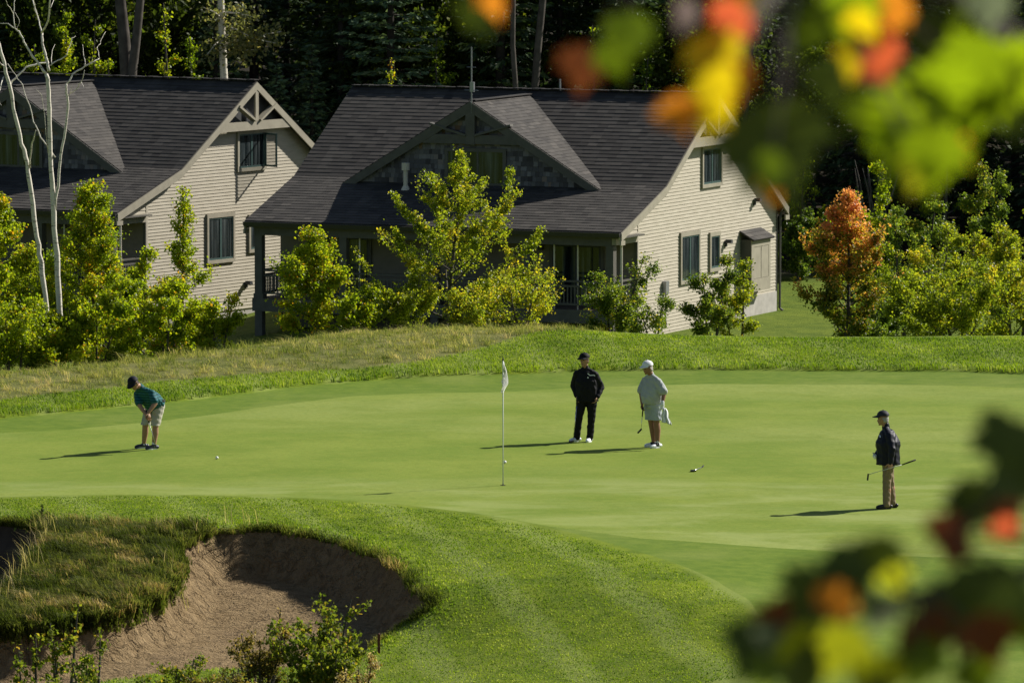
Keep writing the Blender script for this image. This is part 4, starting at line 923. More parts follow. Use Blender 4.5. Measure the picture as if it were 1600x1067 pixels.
L_PALE = leaf_mat('pale_leaf', [(0, (.05, .06, .02)), (.6, (.14, .15, .06)), (1, (.26, .22, .08))], .4, .5, .3)
pole_tree('birch_tree', 'thick white birch trunk with pale sparse leaves rising behind the left roof', [(351,150),(350,122),(347,60),(345,0)], 236, .17, .11, BIRCH,
  dict(seed=5, mat=L_PALE, size=.17, tint=.55, boughs=[((348,40),(395,60),160),((348,55),(430,68),240),((350,85),(400,78),200),((348,30),(318,12),110),((348,60),(322,88),120),((348,20),(400,28),160),((349,70),(440,50),160)]))
pole_tree('old_tree', 'thick grey twin trunk, the straighter stem, above the left ridge', [(198,140),(197,110),(194,60),(188,0)], 234, .26, .20, BARK)
pole_tree('old_tree', 'thick grey twin trunk, the right leaning stem with a pale split, above the left ridge', [(204,140),(207,110),(213,60),(219,0)], 233.6, .20, .14, BARK)
pole_tree('thin_tree', 'thin bare pale trunk above the dormer peak', [(806,150),(805,130),(801,70),(802,0)], 237, .12, .08, BARK)
pole_tree('thin_tree', 'rougher grey trunk leaning right above the right end of the dormer', [(834,155),(836,135),(841,70),(848,0)], 238, .17, .12, BARK)
pole_tree('thin_tree', 'thin dark trunk behind the peak of the sunny gable', [(1160,260),(1164,200),(1172,100),(1180,0)], 238, .11, .07, BARK)
def px_sap(label, px, top, D, R_px, n, tint=.5, ls=.18, mat=None, **kw): return px_tree('sapling', label, 'tree', px, top, D, R_px, 24, n, ls, mat or L_MAPLE, seed=int(px) + 7, tint=tint, t0=.15, prof=bushy, **kw)
px_sap('yellow green sapling above the left ridge, behind the bare white limbs', 100, 15, 235, 55, 2600, .35)
px_sap('bright sapling leaves just right of the grey twin trunk', 262, 5, 236, 34, 1300, .45)
px_sap('low bright sapling at the ridge left of the white birch', 262, 98, 233, 30, 900, .55)
px_sap('small yellow green sapling poking above the ridge left of the dormer', 608, 94, 232, 20, 420, .6)
px_sap('sparse sapling above the right gable, at the dark wood edge', 1215, 135, 236, 40, 700, .3)
px_sap('dim sapling above the lawn at the dark wood edge', 1250, 215, 235, 40, 900, .25)
px_sap('dim sapling behind the thicket at the right edge of the wood', 1480, 150, 236, 60, 900, .15)
px_sap('dim yellow green sapling at the far left of the wood edge', 48, 70, 236, 44, 1500, .3)
px_sap('broad yellow green sapling left of the grey twin trunk', 150, 30, 237, 50, 1800, .3)
px_sap('low sapling at the ridge between bare limbs and twin trunk', 172, 92, 234, 36, 900, .42)
px_sap('dim olive sapling right of the white birch crown', 300, 60, 237, 40, 1300, .22)
px_sap('dim sapling above the dormer ridge in the dark wood', 680, 60, 238, 60, 900, .12)
px_sap('dim sapling right of the rough grey trunk', 930, 40, 238, 60, 1000, .15)
px_sap('shaded sapling above the long ridge at the wood edge', 1010, 90, 237, 40, 700, .2)
# clump of grey stems behind the orange maple
e = empty('shrub_stems', (*at_y(1365, 320, 232)[:2], gz(at_y(1365, 320, 232)[0], 232))); tag(e, 'clump of bare grey stems above the orange maple', 'shrub'); m = MB(); r = random.Random(3)
for i in range(11):
    a = at_y(1352 + i * 3 + r.uniform(-3, 3), 330, 232) - np.array(e.location); b = at_y(1335 + i * 6.5 + r.uniform(-6, 6), 248 + r.uniform(-8, 20), 232 + r.uniform(-1, 1)) - np.array(e.location); a0 = np.array([a[0] * .7, a[1], -.2]); m.tube([a0, a, (a + b) / 2 + np.array([r.uniform(-.15, .15), 0, 0]), b], [.05, .045, .035, .012], 5)
m.build('stems', BARK, e, smooth=True)
# ------------------------------------------------------------------ people
def skin_mat(name, c):
    t = NT(name); n = t.noise(t.obj(), 9, 3); t.base(t.ramp(n, [(.3, tuple(x * .88 for x in c)), (.7, c)]), .55, .35); return t.m
SKIN = skin_mat('skin', (.38, .21, .135)); SKIN_BACKLIT = skin_mat('backlit_skin', (.27, .135, .085))  # second skin is darkened, its backlit shade put into the colour
def cloth(name, c, rough=.85, stripes=None, fold=.5):
    t = NT(name); P = t.obj(); n = t.noise(P, 7, 3, .6, .6); col = t.ramp(n, [(.3, tuple(x * .82 for x in c)), (.7, c)])
    if stripes:
        z = t.sep(P)[2]; s = t.math('FRACT', t.math('MULTIPLY', z, stripes[1])); col = t.mix(t.step(s, stripes[2], stripes[2] + .06), col, stripes[0])
    t.base(col, rough, .15); t.bump(n, .02 * fold); return t.m
def blob_mesh(name, pieces, voxel, smooth=3, mat=None, parent=None, noise=0.0, seed=0, zmin=None):
    """one continuous surface out of overlapping tapered limbs.  piece = ('limb', [(p, r), ...]) or ('ell', centre, (rx, ry, rz), right-vector)"""
    V = []; Fc = []
    n_, m_ = 10, 7; base = []; bf = []
    for i in range(m_ + 1):
        for k in range(n_):
            a = 2 * math.pi * k / n_; t_ = math.pi * i / m_; base.append((math.sin(t_) * math.cos(a), math.sin(t_) * math.sin(a), math.cos(t_)))
    base = np.array(base)
    for i in range(m_):
        for k in range(n_): bf.append((i * n_ + k, (i + 1) * n_ + k, (i + 1) * n_ + (k + 1) % n_, i * n_ + (k + 1) % n_))
    bf = np.array(bf)
    def ball(c, M):
        V.append(base @ M.T + np.array(c)); Fc.append(bf + (len(V) - 1) * len(base))
    for pc in pieces:
        if pc[0] == 'limb':
            ch = pc[1]
            for (p, r0), (q, r1) in zip(ch[:-1], ch[1:]):
                p = np.array(p, float); q = np.array(q, float); L = np.linalg.norm(q - p); st = max(2, int(L / (min(r0, r1) * .35)) + 1)
                for s in range(st + 1): f = s / st; ball(p + (q - p) * f, np.eye(3) * (r0 + (r1 - r0) * f))
        elif pc[0] == 'ell':
            c, (rx, ry, rz), rv = pc[1], pc[2], np.array(pc[3], float); up = np.array(pc[4] if len(pc) > 4 else (0, 0, 1), float); up /= np.linalg.norm(up); rv = rv - up * rv.dot(up); rv /= np.linalg.norm(rv); fv = np.cross(up, rv)
            ball(c, np.stack([rv * rx, fv * ry, up * rz], 1))
        elif pc[0] == 'loft':
            # [(centre, rx, ry), ...] along a spine with right-vector
            ch, rv0 = pc[1], np.array(pc[2], float)
            for (p, a0, b0), (q, a1, b1) in zip(ch[:-1], ch[1:]):
                p = np.array(p, float); q = np.array(q, float); up = q - p; L = np.linalg.norm(up); up /= L; rv = rv0 - up * rv0.dot(up); rv /= np.linalg.norm(rv); fv = np.cross(up, rv); st = max(2, int(L / .02))
                for s in range(st + 1):
                    f = s / st; a, b = a0 + (a1 - a0) * f, b0 + (b1 - b0) * f; ball(p + (q - p) * f, np.stack([rv * a, fv * b, up * min(a, b) * .55], 1))
    me = np_mesh(name, np.concatenate(V), np.concatenate(Fc)); o = bpy.data.objects.new(name, me); COL.objects.link(o)
    rm = o.modifiers.new('r', 'REMESH'); rm.mode = 'VOXEL'; rm.voxel_size = voxel; rm.use_smooth_shade = True
    if smooth: sm = o.modifiers.new('s', 'SMOOTH'); sm.factor = .5; sm.iterations = smooth
    dg = bpy.context.evaluated_depsgraph_get(); out = bpy.data.meshes.new_from_object(o.evaluated_get(dg)); bpy.data.objects.remove(o); bpy.data.meshes.remove(me)
    if noise:
        co = np.empty(len(out.vertices) * 3, np.float32); out.vertices.foreach_get('co', co); no = np.empty_like(co); out.vertices.foreach_get('normal', no)
        c = co.reshape(-1, 3); k = np.sin(c[:, 2] * 31 + 6 * np.sin(c[:, 0] * 17 + seed)) * np.sin(c[:, 0] * 23 + c[:, 1] * 29 + seed) + .6 * np.sin(c[:, 2] * 58 + c[:, 0] * 40 + seed * 2)
        out.vertices.foreach_set('co', (c + no.reshape(-1, 3) * (k * noise)[:, None]).ravel())
    if zmin is not None:
        co = np.empty(len(out.vertices) * 3, np.float32); out.vertices.foreach_get('co', co); c = co.reshape(-1, 3); c[:, 2] = np.where(c[:, 2] < zmin, zmin + (c[:, 2] - zmin) * .08, c[:, 2]); out.vertices.foreach_set('co', c.ravel())
    for p in out.polygons: p.use_smooth = True
    out.name = name
    return link_mesh(name, out, mat, parent)

def V3(*a): return np.array(a, float)
def unit(v): v = np.array(v, float); return v / np.linalg.norm(v)
def hand_pieces(wrist, d, side, up, curl=.5, s=1.0):
    """palm, four unequal bent fingers and a thumb; d along the hand, side across it towards the thumb"""
    d = unit(d); side = unit(np.array(side) - d * np.dot(side, d)); nrm = np.cross(d, side)
    if np.dot(nrm, up) < 0: nrm = -nrm           # nrm points to the palm's hollow
    P = [('ell', wrist + d * .048 * s, (.042 * s, .018 * s, .055 * s), side, d)]
    for k, (o, L) in enumerate(((.030, .072), (.010, .080), (-.010, .074), (-.029, .058))):
        a = wrist + d * .088 * s + side * o * s; r = .0095 * s; c1 = curl * .8; c2 = curl * 1.9
        b = a + (d * math.cos(c1) + nrm * math.sin(c1)) * L * .5 * s; c = b + (d * math.cos(c2) + nrm * math.sin(c2)) * L * .55 * s
        P.append(('limb', [(a - d * .02, r * 1.05), (a, r), (b, r * .95), (c, r * .75)]))
    a = wrist + d * .025 * s + side * .034 * s; b = a + (d * .55 + side * .8 + nrm * .2) * .042 * s; c = b + (d * .85 + side * .25 + nrm * .45) * .034 * s
    P.append(('limb', [(a, .013 * s), (b, .011 * s), (c, .009 * s)])); return P
def shoe(name, ankle, toe_dir, L, mat, sole, parent, h=.075, seed=0):
    d = unit((toe_dir[0], toe_dir[1], 0)); s = V3(-d[1], d[0], 0); a = V3(ankle[0], ankle[1], 0)
    heel = a - d * .075; P = [('limb', [(heel + V3(0, 0, .045), .038), (a + d * .03 + V3(0, 0, .05), .042), (a + d * (L * .45) + V3(0, 0, .036), .043), (a + d * (L - .11) + V3(0, 0, .030), .034)]), ('limb', [(a - d * .02 + V3(0, 0, .05), .042), (a + V3(0, 0, .095), .044)])]
    o = blob_mesh(name, P, .009, 2, mat, parent)
    # flat sole
    pts = []; n = 14
    for i in range(n):
        t_ = 2 * math.pi * i / n; f = math.cos(t_); wd = .043 if f > 0 else .036; pts.append((a + d * (L / 2 - .085 + f * L / 2) + s * math.sin(t_) * wd)[:2])
    m = MB().prism([tuple(p) for p in pts], 'z', .002, .024); m.build('sole', sole, o); return o
def cap(parent, head, face, r, mat, up=(0, 0, 1), brim=.085, bdrop=.0):
    f = unit(face); u = unit(up); s = np.cross(u, f); s /= np.linalg.norm(s); f = np.cross(s, u)
    V = []; n, m = 18, 6
    for i in range(m + 1):
        t_ = math.pi / 2 * i / m
        for k in range(n): a = 2 * math.pi * k / n; V.append(head + u * (.025 + r * .98 * math.sin(t_)) + (f * math.cos(a) * 1.06 + s * math.sin(a)) * r * 1.06 * max(.001, math.cos(t_)) )
    Fc = [(i * n + k, i * n + (k + 1) % n, (i + 1) * n + (k + 1) % n, (i + 1) * n + k) for i in range(m) for k in range(n)]
    b = len(V); nb = 9
    for lay in (0.0, -.008):
        for i in range(nb + 1):
            a = -1.25 + 2.5 * i / nb; e0 = (f * math.cos(a) * 1.06 + s * math.sin(a)) * r * 1.03; e1 = e0 + f * brim * max(.0, math.cos(a * 1.1)) ** .6
            V.append(head + u * (.03 + lay) + e0); V.append(head + u * (.012 - bdrop + lay) + e1)
    w_ = (nb + 1) * 2
    for i in range(nb):
        q = b + 2 * i; Fc += [(q, q + 1, q + 3, q + 2), (q + w_, q + w_ + 2, q + w_ + 3, q + w_ + 1), (q + 1, q + w_ + 1, q + w_ + 3, q + 3)]
    m_ = MB().add(V, Fc); o = m_.build('cap', mat, parent, smooth=True); m2 = MB().ball(head + u * (.03 + r * .98), .009, 8, 4); m2.build('button', mat, o); return o

def person(label, px, py, J, face, head_up, mats, look):
    """J: joints in metres from the feet (x right, y away, z up).  One continuous body; clothes and hair as children"""
    p = at_z(px, py, gz(at_z(px, py, 0)[0], at_z(px, py, 0)[1])); zb = gz(p[0], p[1])
    fdir = unit((J['face_body'][0], J['face_body'][1], 0)); right = V3(fdir[1], -fdir[0], 0)
    hd = V3(*J['head']); f = unit(face); u = unit(head_up); f = unit(f - u * f.dot(u)); sd = np.cross(u, f); nk = V3(*J['neck'])
    sR, sL = V3(*J['shR']) - V3(0, 0, .05), V3(*J['shL']) - V3(0, 0, .05); mid_ = (sR + sL) / 2; sR = mid_ + (sR - mid_) * .93; sL = mid_ + (sL - mid_) * .93; J = dict(J, shR=tuple(sR), shL=tuple(sL)); hips = V3(*J['hip']); chest = (sR + sL) / 2 * .62 + hips * .38; sw = np.linalg.norm(sR - sL); rv = unit(sR - sL)
    hr, hl = V3(*J['hipR']), V3(*J['hipL']); bf = look.get('bulk', 1.0)
    skinm = mats['skin']; dp = look.get('depth', 1.0)
    P = [('ell', hd + u * .01, (.080, .098, .118), sd, u), ('ell', hd - u * .055 + f * .022, (.055, .064, .06), sd, u), ('limb', [(hd - u * .03 + f * .088, .012), (hd - u * .008 + f * .083, .009)]), ('limb', [(hd - u * .03 + f * .098, .014), (hd - u * .036 + f * .09, .017)]),
         ('ell', hd - u * .098 + f * .062, (.028, .022, .02), sd, u), ('ell', hd + sd * .077 - f * .005 - u * .012, (.010, .021, .032), sd, u), ('ell', hd - sd * .077 - f * .005 - u * .012, (.010, .021, .032), sd, u), ('ell', hd - u * .066 + f * .083, (.026, .010, .010), sd, u),
         ('limb', [(hd - u * .06 - f * .01, .056), (nk, .060), (nk * .75 + chest * .25, .07)])]
    spine = [(hips - V3(0, 0, .04), .155 * bf, .105 * bf), (hips + (chest - hips) * .45, .15 * bf, .105 * bf * look.get('belly', 1)), (chest, .16 * bf, .11 * bf), ((sR + sL) / 2 * .8 + nk * .2, sw * .40, .085)]
    P.append(('loft', spine, rv)); P += [('limb', [(nk - V3(0, 0, .02), .052), (q_ , .05)]) for q_ in (sR, sL)]
    for s_, e_, w_ in (('shR', 'elR', 'haR'), ('shL', 'elL', 'haL')):
        a, b, c_ = (V3(*J[k]) for k in (s_, e_, w_)); P.append(('limb', [(a, .058), (b, .047), (b * .7 + c_ * .3, .046), (c_, .031)]))
    for k, (hj, kj, aj) in enumerate((('hipR', 'knR', 'anR'), ('hipL', 'knL', 'anL'))):
        a, b, c_ = V3(*J[hj]), V3(*J[kj]), V3(*J[aj]); calf = b * .65 + c_ * .35 - fdir * .015; P.append(('limb', [(a, .092), (b * .95 + a * .05, .062), (calf, .064), (c_, .042), (V3(c_[0], c_[1], .04), .038)])); td = unit((*J['toe' + hj[-1]], 0)); P.append(('limb', [(V3(c_[0], c_[1], .045), .036), (V3(c_[0], c_[1], .034) + td * .13, .026)]))
    for hk in ('R', 'L'):
        if ('hd' + hk) in J: d, s_, un, cu = J['hd' + hk]; P += hand_pieces(V3(*J['ha' + hk]), d, s_, un, cu)
    body = blob_mesh('person', P, .0075, 2, skinm, None); body.location = (p[0], p[1], zb); tag(body, label, 'person')
    for s_ in (-1, 1):
        m = MB().ball(hd + f * .078 + sd * s_ * .031 + u * .012, .0125, 8, 6); m.build('eye', mats['eye'], body, smooth=True)
    m = MB(); m.tube([hd + f * .088 - sd * .022 - u * .066, hd + f * .094 - u * .064, hd + f * .088 + sd * .022 - u * .066], .0045, 5); m.build('mouth', mats['lip'], body, smooth=True)
    if look.get('hair'):
        blob_mesh('hair', [('ell', hd - f * .018 + u * .0, (.080, .088, .09), sd, u)] + [('limb', [(hd + sd * s_ * .074 + u * .02 - f * .0, .014), (hd + sd * s_ * .070 - u * .03 - f * .03, .014), (hd - f * .085 - u * .045 + sd * s_ * .03, .016)]) for s_ in (-1, 1)], .010, 1, look['hair'], body)
    cap(body, hd + u * .035, f, .101, mats['cap'], u, look.get('brim', .085), look.get('bdrop', .01))
    # upper garment
    k = look.get('loose', .022); Q = [('loft', [(hips + (chest - hips) * look.get('hem', 0.0) - V3(0, 0, look.get('low', .06)), .17 * bf + k * .6, .118 * bf * look.get('belly', 1) * (1 + (dp - 1) * .5) + k * .6), (hips + (chest - hips) * .45, .163 * bf + k, .118 * bf * look.get('belly', 1) + k), (chest, .17 * bf + k, .12 * bf * dp + k), ((sR + sL) / 2 * .78 + nk * .22, sw * .42 + k * .4, .09 * dp + k * .5)], rv)]
    for s_, e_, w_ in (('shR', 'elR', 'haR'), ('shL', 'elL', 'haL')):
        a, b, c_ = (V3(*J[q]) for q in (s_, e_, w_))
        if look.get('sleeve') == 'long': Q.append(('limb', [(nk - V3(0, 0, .03), .058), (a + V3(0, 0, .0), .054 + k * .5)])); Q.append(('limb', [(a, .056 + k * .6), (b, .052 + k * .6), (c_ * .93 + b * .07, .036 + k * .5)]))
        else: e2 = a + (b - a) * look.get('slv', .85); Q.append(('limb', [(nk - V3(0, 0, .03), .058), (a, .054 + k * .5)])); Q.append(('limb', [(a, .056 + k * .6), (e2, .058 + k)]))
    Q.append(('limb', [(nk * .7 + chest * .3, .075), (nk + u * look.get('collar', .0), .064)]))
    top = blob_mesh(look['top_name'], Q, .010, 2, mats['top'], body, noise=.0035, seed=px, zmin=look.get('topmin'))
    # lower garment
    Q = [('loft', [(hips - V3(0, 0, .09), .165 * bf, .118 * bf), (hips + V3(0, 0, .05), .16 * bf, .115 * bf)], rv)]
    for hj, kj, aj in (('hipR', 'knR', 'anR'), ('hipL', 'knL', 'anL')):
        a, b, c_ = V3(*J[hj]), V3(*J[kj]), V3(*J[aj])
        if look['legs'] == 'long': Q.append(('limb', [(a, .098 * bf), (b, .078), (c_ * .75 + b * .25, .072), (V3(c_[0], c_[1], .075), .070)]))
        else: e2 = a + (b - a) * look.get('short', .95); Q.append(('limb', [(a, .102 * bf), (e2, look.get('flare', .092))]))
    blob_mesh('trousers' if look['legs'] == 'long' else 'shorts', Q, .010, 2, mats['legs'], body, noise=.004, seed=px + 3, zmin=look.get('legmin', .035))
    if look.get('belt'):
        m = MB(); n = 20; V_ = []; h0 = hips + V3(0, 0, .045)
        for z in (0, .04):
            for i in range(n): a = 2 * math.pi * i / n; V_.append(h0 + V3(0, 0, z) + rv * math.cos(a) * (.168 * bf + .006) + np.cross(V3(0, 0, 1), rv) * math.sin(a) * (.121 * bf + .006))
        m.add(V_, [(i, (i + 1) % n, n + (i + 1) % n, n + i) for i in range(n)]); m.build('belt', DARKTRIM, body)
    for s_ in ('R', 'L'):
        a = J['an' + s_]; sh_ = shoe('shoe', a, J['toe' + s_], .27, mats['shoe'], mats['sole'], body)
        if look.get('saddle'):
            td = unit((*J['toe' + s_], 0)); blob_mesh('saddle', [('ell', V3(a[0], a[1], .058) + td * .035, (.050, .055, .046), (-td[1], td[0], 0)), ('limb', [(V3(a[0], a[1], .06), .046), (V3(a[0], a[1], .085), .046)])], .010, 1, S_DARK, sh_)
        if look['legs'] != 'long': blob_mesh('sock', [('limb', [(V3(a[0], a[1], .07), .044), (V3(a[0], a[1], look.get('sock', .14)), .043)])], .010, 1, mats['sock'], body)
    for g_ in look.get('glove', ''):
        d, s_, un, cu = J['hd' + g_]; blob_mesh('glove', [(q[0], q[1], tuple(r_ * 1.10 for r_ in q[2]), *q[3:]) if q[0] == 'ell' else (q[0], [(c0, r_ * 1.18) for c0, r_ in q[1]]) for q in hand_pieces(V3(*J['ha' + g_]), d, s_, un, cu)] + [('limb', [(V3(*J['ha' + g_]) - unit(d) * .03, .036), (V3(*J['ha' + g_]) + unit(d) * .02, .036)])], .007, 1, mats['glove'], body)
    return body, V3(p[0], p[1], zb), top

EYE = plain('eye_dark', (.03, .025, .02), .2, .5); LIP = plain('lip_skin', (.28, .11, .09), .5, .3)
C_WHITE = cloth('white_cloth', (.80, .81, .84)); C_BLACK = cloth('black_cloth', (.010, .010, .013), .7); C_NAVY = cloth('navy_cloth', (.014, .015, .026), .5)
C_KHAKI = cloth('khaki_cloth', (.24, .185, .12)); C_STONE = cloth('stone_shorts', (.46, .44, .36)); C_GREYW = cloth('pale_grey_cloth', (.42, .44, .45)); C_GREYS = cloth('pale_shorts', (.40, .44, .48))
C_TEAL = cloth('striped_polo', (.012, .075, .085), .7, ((.035, .15, .17), 19.0, .70)); S_WHITE = plain('white_shoe', (.74, .76, .80), .4, .4); S_DARK = plain('dark_shoe', (.016, .016, .022), .4, .4); S_NAVY = plain('navy_shoe', (.03, .035, .06), .4, .4); SOLE_W = plain('white_sole', (.7, .72, .76), .5, .3); HAIR_G = plain('grey_hair', (.36, .34, .32), .8, .2, scale=40); HAIR_D = plain('dark_hair', (.03, .024, .02), .7, .2, scale=40)
CAPD = cloth('dark_cap', (.013, .014, .022), .7); CAPB = cloth('black_cap', (.008, .008, .010), .7); CAPN = cloth('charcoal_cap', (.035, .036, .045), .6); SHAFT = plain('steel_shaft', (.55, .56, .58), .25, .5, .9, var=.05); GRIP = plain('rubber_grip', (.012, .012, .013), .7, .3); HEADM = plain('putter_head', (.02, .02, .022), .35, .5, .4)
bm = dict(eye=EYE, lip=LIP)

# 1: bent over the putt
J1 = dict(face_body=(-.72, -.69), head=(-.205, -.30, 1.30), neck=(-.10, -.20, 1.24), shR=(-.175, -.02, 1.13), shL=(.14, -.26, 1.16), hip=(.19, .08, .86), hipR=(.10, .13, .83), hipL=(.255, .02, .83),
 elR=(-.11, -.22, .87), elL=(.205, -.36, .92), haR=(.05, -.44, .69), haL=(.075, -.46, .745), knR=(-.015, .02, .45), knL=(.19, -.13, .45), anR=(-.045, .08, .09), anL=(.165, -.14, .09), toeR=(-.9, -.35), toeL=(-.8, -.5),
 hdR=((.35, -.25, -.9), (-.5, -.5, 0), (.8, -.4, 0), 1.0), hdL=((.25, -.35, -.9), (-.5, -.5, 0), (-.8, .3, 0), 1.0))
p1, o1, top1 = person('man in teal striped polo and khaki shorts bending over a putt', 228, 701, J1, (-.35, -.62, -.70), (-.42, -.42, .80), dict(bm, skin=SKIN, cap=CAPD, top=C_TEAL, legs=C_STONE, shoe=S_NAVY, sole=SOLE_W, sock=C_WHITE), dict(top_name='polo_shirt', legs='short', hair=HAIR_D, sleeve='short', slv=.8, low=.02, bulk=1.2, belly=1.25, sock=.13, short=1.0, belt=True, legmin=.47))
# 2: black jacket, hand in pocket
J2 = dict(face_body=(-.35, -.94), head=(.075, -.03, 1.60), neck=(.095, .0, 1.46), shR=(-.085, .04, 1.38), shL=(.295, -.03, 1.37), hip=(.13, .02, .93), hipR=(.04, .03, .90), hipL=(.22, .0, .90),
 elR=(-.135, .10, 1.10), elL=(.405, .05, 1.07), haR=(-.075, -.02, .90), haL=(.325, -.10, .885), knR=(-.03, -.02, .49), knL=(.215, -.02, .48), anR=(-.075, .03, .09), anL=(.185, .0, .09), toeR=(-.75, -.6), toeL=(-.35, -.92),
 hdR=((.25, -.1, -.95), (-.3, -.9, 0), (.9, -.2, 0), .5), hdL=((-.35, -.2, -.9), (0, -.9, .2), (-.9, 0, 0), .6))
p2, o2, top2 = person('man in black jacket, black trousers and black cap standing by the flag', 907, 690, J2, (-.55, -.80, -.15), (0, 0, 1), dict(bm, skin=SKIN, cap=CAPB, top=C_BLACK, legs=C_BLACK, shoe=S_WHITE, sole=SOLE_W), dict(top_name='jacket', legs='long', hair=HAIR_D, sleeve='long', low=.13, loose=.030, collar=.02, brim=.09, bulk=1.27, belly=1.15, topmin=.80))
# 3: all pale clothes, white cap, towel
J3 = dict(face_body=(-.80, -.60), head=(-.075, -.12, 1.555), neck=(-.02, -.05, 1.44), shR=(-.13, .12, 1.345), shL=(.125, -.16, 1.35), hip=(.02, .02, .90), hipR=(-.03, .08, .87), hipL=(.075, -.03, .87),
 elR=(-.20, .10, 1.08), elL=(.235, -.20, 1.09), haR=(-.185, -.06, .845), haL=(.205, -.27, .885), knR=(-.01, .06, .50), knL=(.095, -.05, .50), anR=(.045, .10, .09), anL=(.115, -.06, .09), toeR=(-.9, -.2), toeL=(-.75, -.66),
 hdR=((.05, -.1, -1), (-.5, -.8, 0), (.8, -.5, 0), 1.0), hdL=((-.05, -.1, -1), (-.8, -.5, 0), (-.5, .6, 0), .9))
p3, o3_, top3 = person('stout man in white cap, pale grey polo and pale shorts', 1018, 699, J3, (-.82, -.50, -.28), (-.10, -.06, 1), dict(bm, skin=SKIN_BACKLIT, cap=C_WHITE, top=C_GREYW, legs=C_GREYS, shoe=S_WHITE, sole=SOLE_W, sock=C_WHITE, glove=C_WHITE), dict(top_name='polo_shirt', legs='short', sleeve='short', slv=.88, low=-.02, loose=.034, bulk=1.24, belly=1.45, sock=.15, short=.95, flare=.118, legmin=.545, topmin=.86, glove='L', hair=HAIR_G, belt=True, brim=.075, saddle=True))
# 4: navy jacket, khaki trousers, seen from his left
J4 = dict(face_body=(-.97, .10), head=(-.045, -.01, 1.60), neck=(.0, .0, 1.475), shR=(.03, .19, 1.37), shL=(.05, -.19, 1.37), hip=(.05, .0, .91), hipR=(.035, .09, .88), hipL=(.06, -.09, .88),
 elR=(-.02, .25, 1.10), elL=(.10, -.27, 1.09), haR=(-.165, .02, .945), haL=(.075, -.29, .845), knR=(.09, .09, .48), knL=(.02, -.09, .48), anR=(.135, .10, .09), anL=(.02, -.09, .09), toeR=(-.98, .15), toeL=(-1, -.05),
 hdR=((-.5, -.8, -.3), (-.5, 0, .8), (.6, .2, -.4), .8), hdL=((-.1, .1, -1), (-.9, -.2, 0), (.2, .9, 0), 1.1))
p4, o4, top4 = person('man in navy jacket and khaki trousers standing alone on the right', 1383, 794, J4, (-.97, .18, -.08), (0, 0, 1), dict(bm, skin=SKIN, cap=CAPN, top=C_NAVY, legs=C_KHAKI, shoe=S_DARK, sole=S_DARK, glove=C_WHITE), dict(top_name='jacket', legs='long', hair=HAIR_G, sleeve='long', low=.12, loose=.034, collar=.03, glove='R', bulk=1.24, belly=1.22, depth=1.34, topmin=.79))
# white chest flashes on the two dark jackets
def flash(parent, pts, w_):
    m = MB()
    def snap(q):
        ok, c_, n_, i_ = parent.closest_point_on_mesh(Vector(q)); return c_ + n_ * .004
    for a, b in zip(pts[:-1], pts[1:]): m.bar(snap(a), snap(b), w_, .006, (0, -1, .1))
    m.build('jacket_emblem', C_WHITE, parent)
flash(top2, [(.135, -.185, 1.375), (.185, -.175, 1.335), (.265, -.135, 1.325), (.285, -.12, 1.30)], .018); flash(top2, [(.13, -.195, 1.305), (.165, -.19, 1.30)], .022)
flash(top4, [(-.135, -.08, 1.335), (-.115, -.13, 1.30)], .022)

# ------------------------------------------------------------------ clubs, towel, flag, balls
def putter(label, grip0, grip1, head, toe, origin, head_kind='blade', parent_loc=None):
    g0, g1, h = (V3(*q) + origin for q in (grip0, grip1, head)); root = empty('golf_putter', tuple(h)); tag(root, label, 'golf club')
    g0, g1 = g0 - h, g1 - h; z = V3(0, 0, 0); t_ = unit(toe)
    MB().tube([g1, g1 + (z - g1) * .5, z], [.0065, .0058, .005], 8).build('shaft', SHAFT, root, smooth=True)
    MB().tube([g0, g0 + (g1 - g0) * .5, g1], [.015, .0135, .011], 8).build('grip', GRIP, root, smooth=True)
    m = MB()
    up = unit(-unit(z - g1)); s_ = np.cross(t_, up); s_ /= np.linalg.norm(s_)
    if head_kind == 'blade': m.bar(z - t_ * .015, z + t_ * .105, .024, .030, up)
    else:
        m.bar(z - t_ * .055, z + t_ * .055, .028, .028, (0, 0, 1)); m.bar(z + V3(0, .02, .002), z + V3(0, .085, .004), .075, .022, (0, 0, 1))
    m.build('club_head', HEADM, root, bevel=.004); return root
putter('putter swung by the man in the striped polo', (.035, -.44, .80), (.09, -.47, .56), (.22, -.50, .115), (-.9, -.4, 0), o1)
putter('putter hanging from the hand of the man in the white cap', (-.165, -.12, .80), (-.185, -.15, .62), (-.205, -.16, .37), (-.55, -.3, -.55), o3_)
putter('putter held level behind by the man in the navy jacket', (.52, -.33, .905), (.28, -.35, .82), (-.325, -.36, .645), (-.12, -.1, -.98), o4)
putter('putter leaning down the leg of the man in black', (-.055, -.13, .92), (-.075, -.13, .72), (-.145, -.10, .02), (-.6, -.5, 0), o2)
# mallet putter left lying on the green
q = at_z(1083, 737, 0); z0 = gz(q[0], q[1])
putter('black mallet putter lying on the open green', (.22, .95, .015), (.19, .72, .013), (0, 0, .022), (1, .05, 0), V3(q[0], q[1], z0), 'mallet')
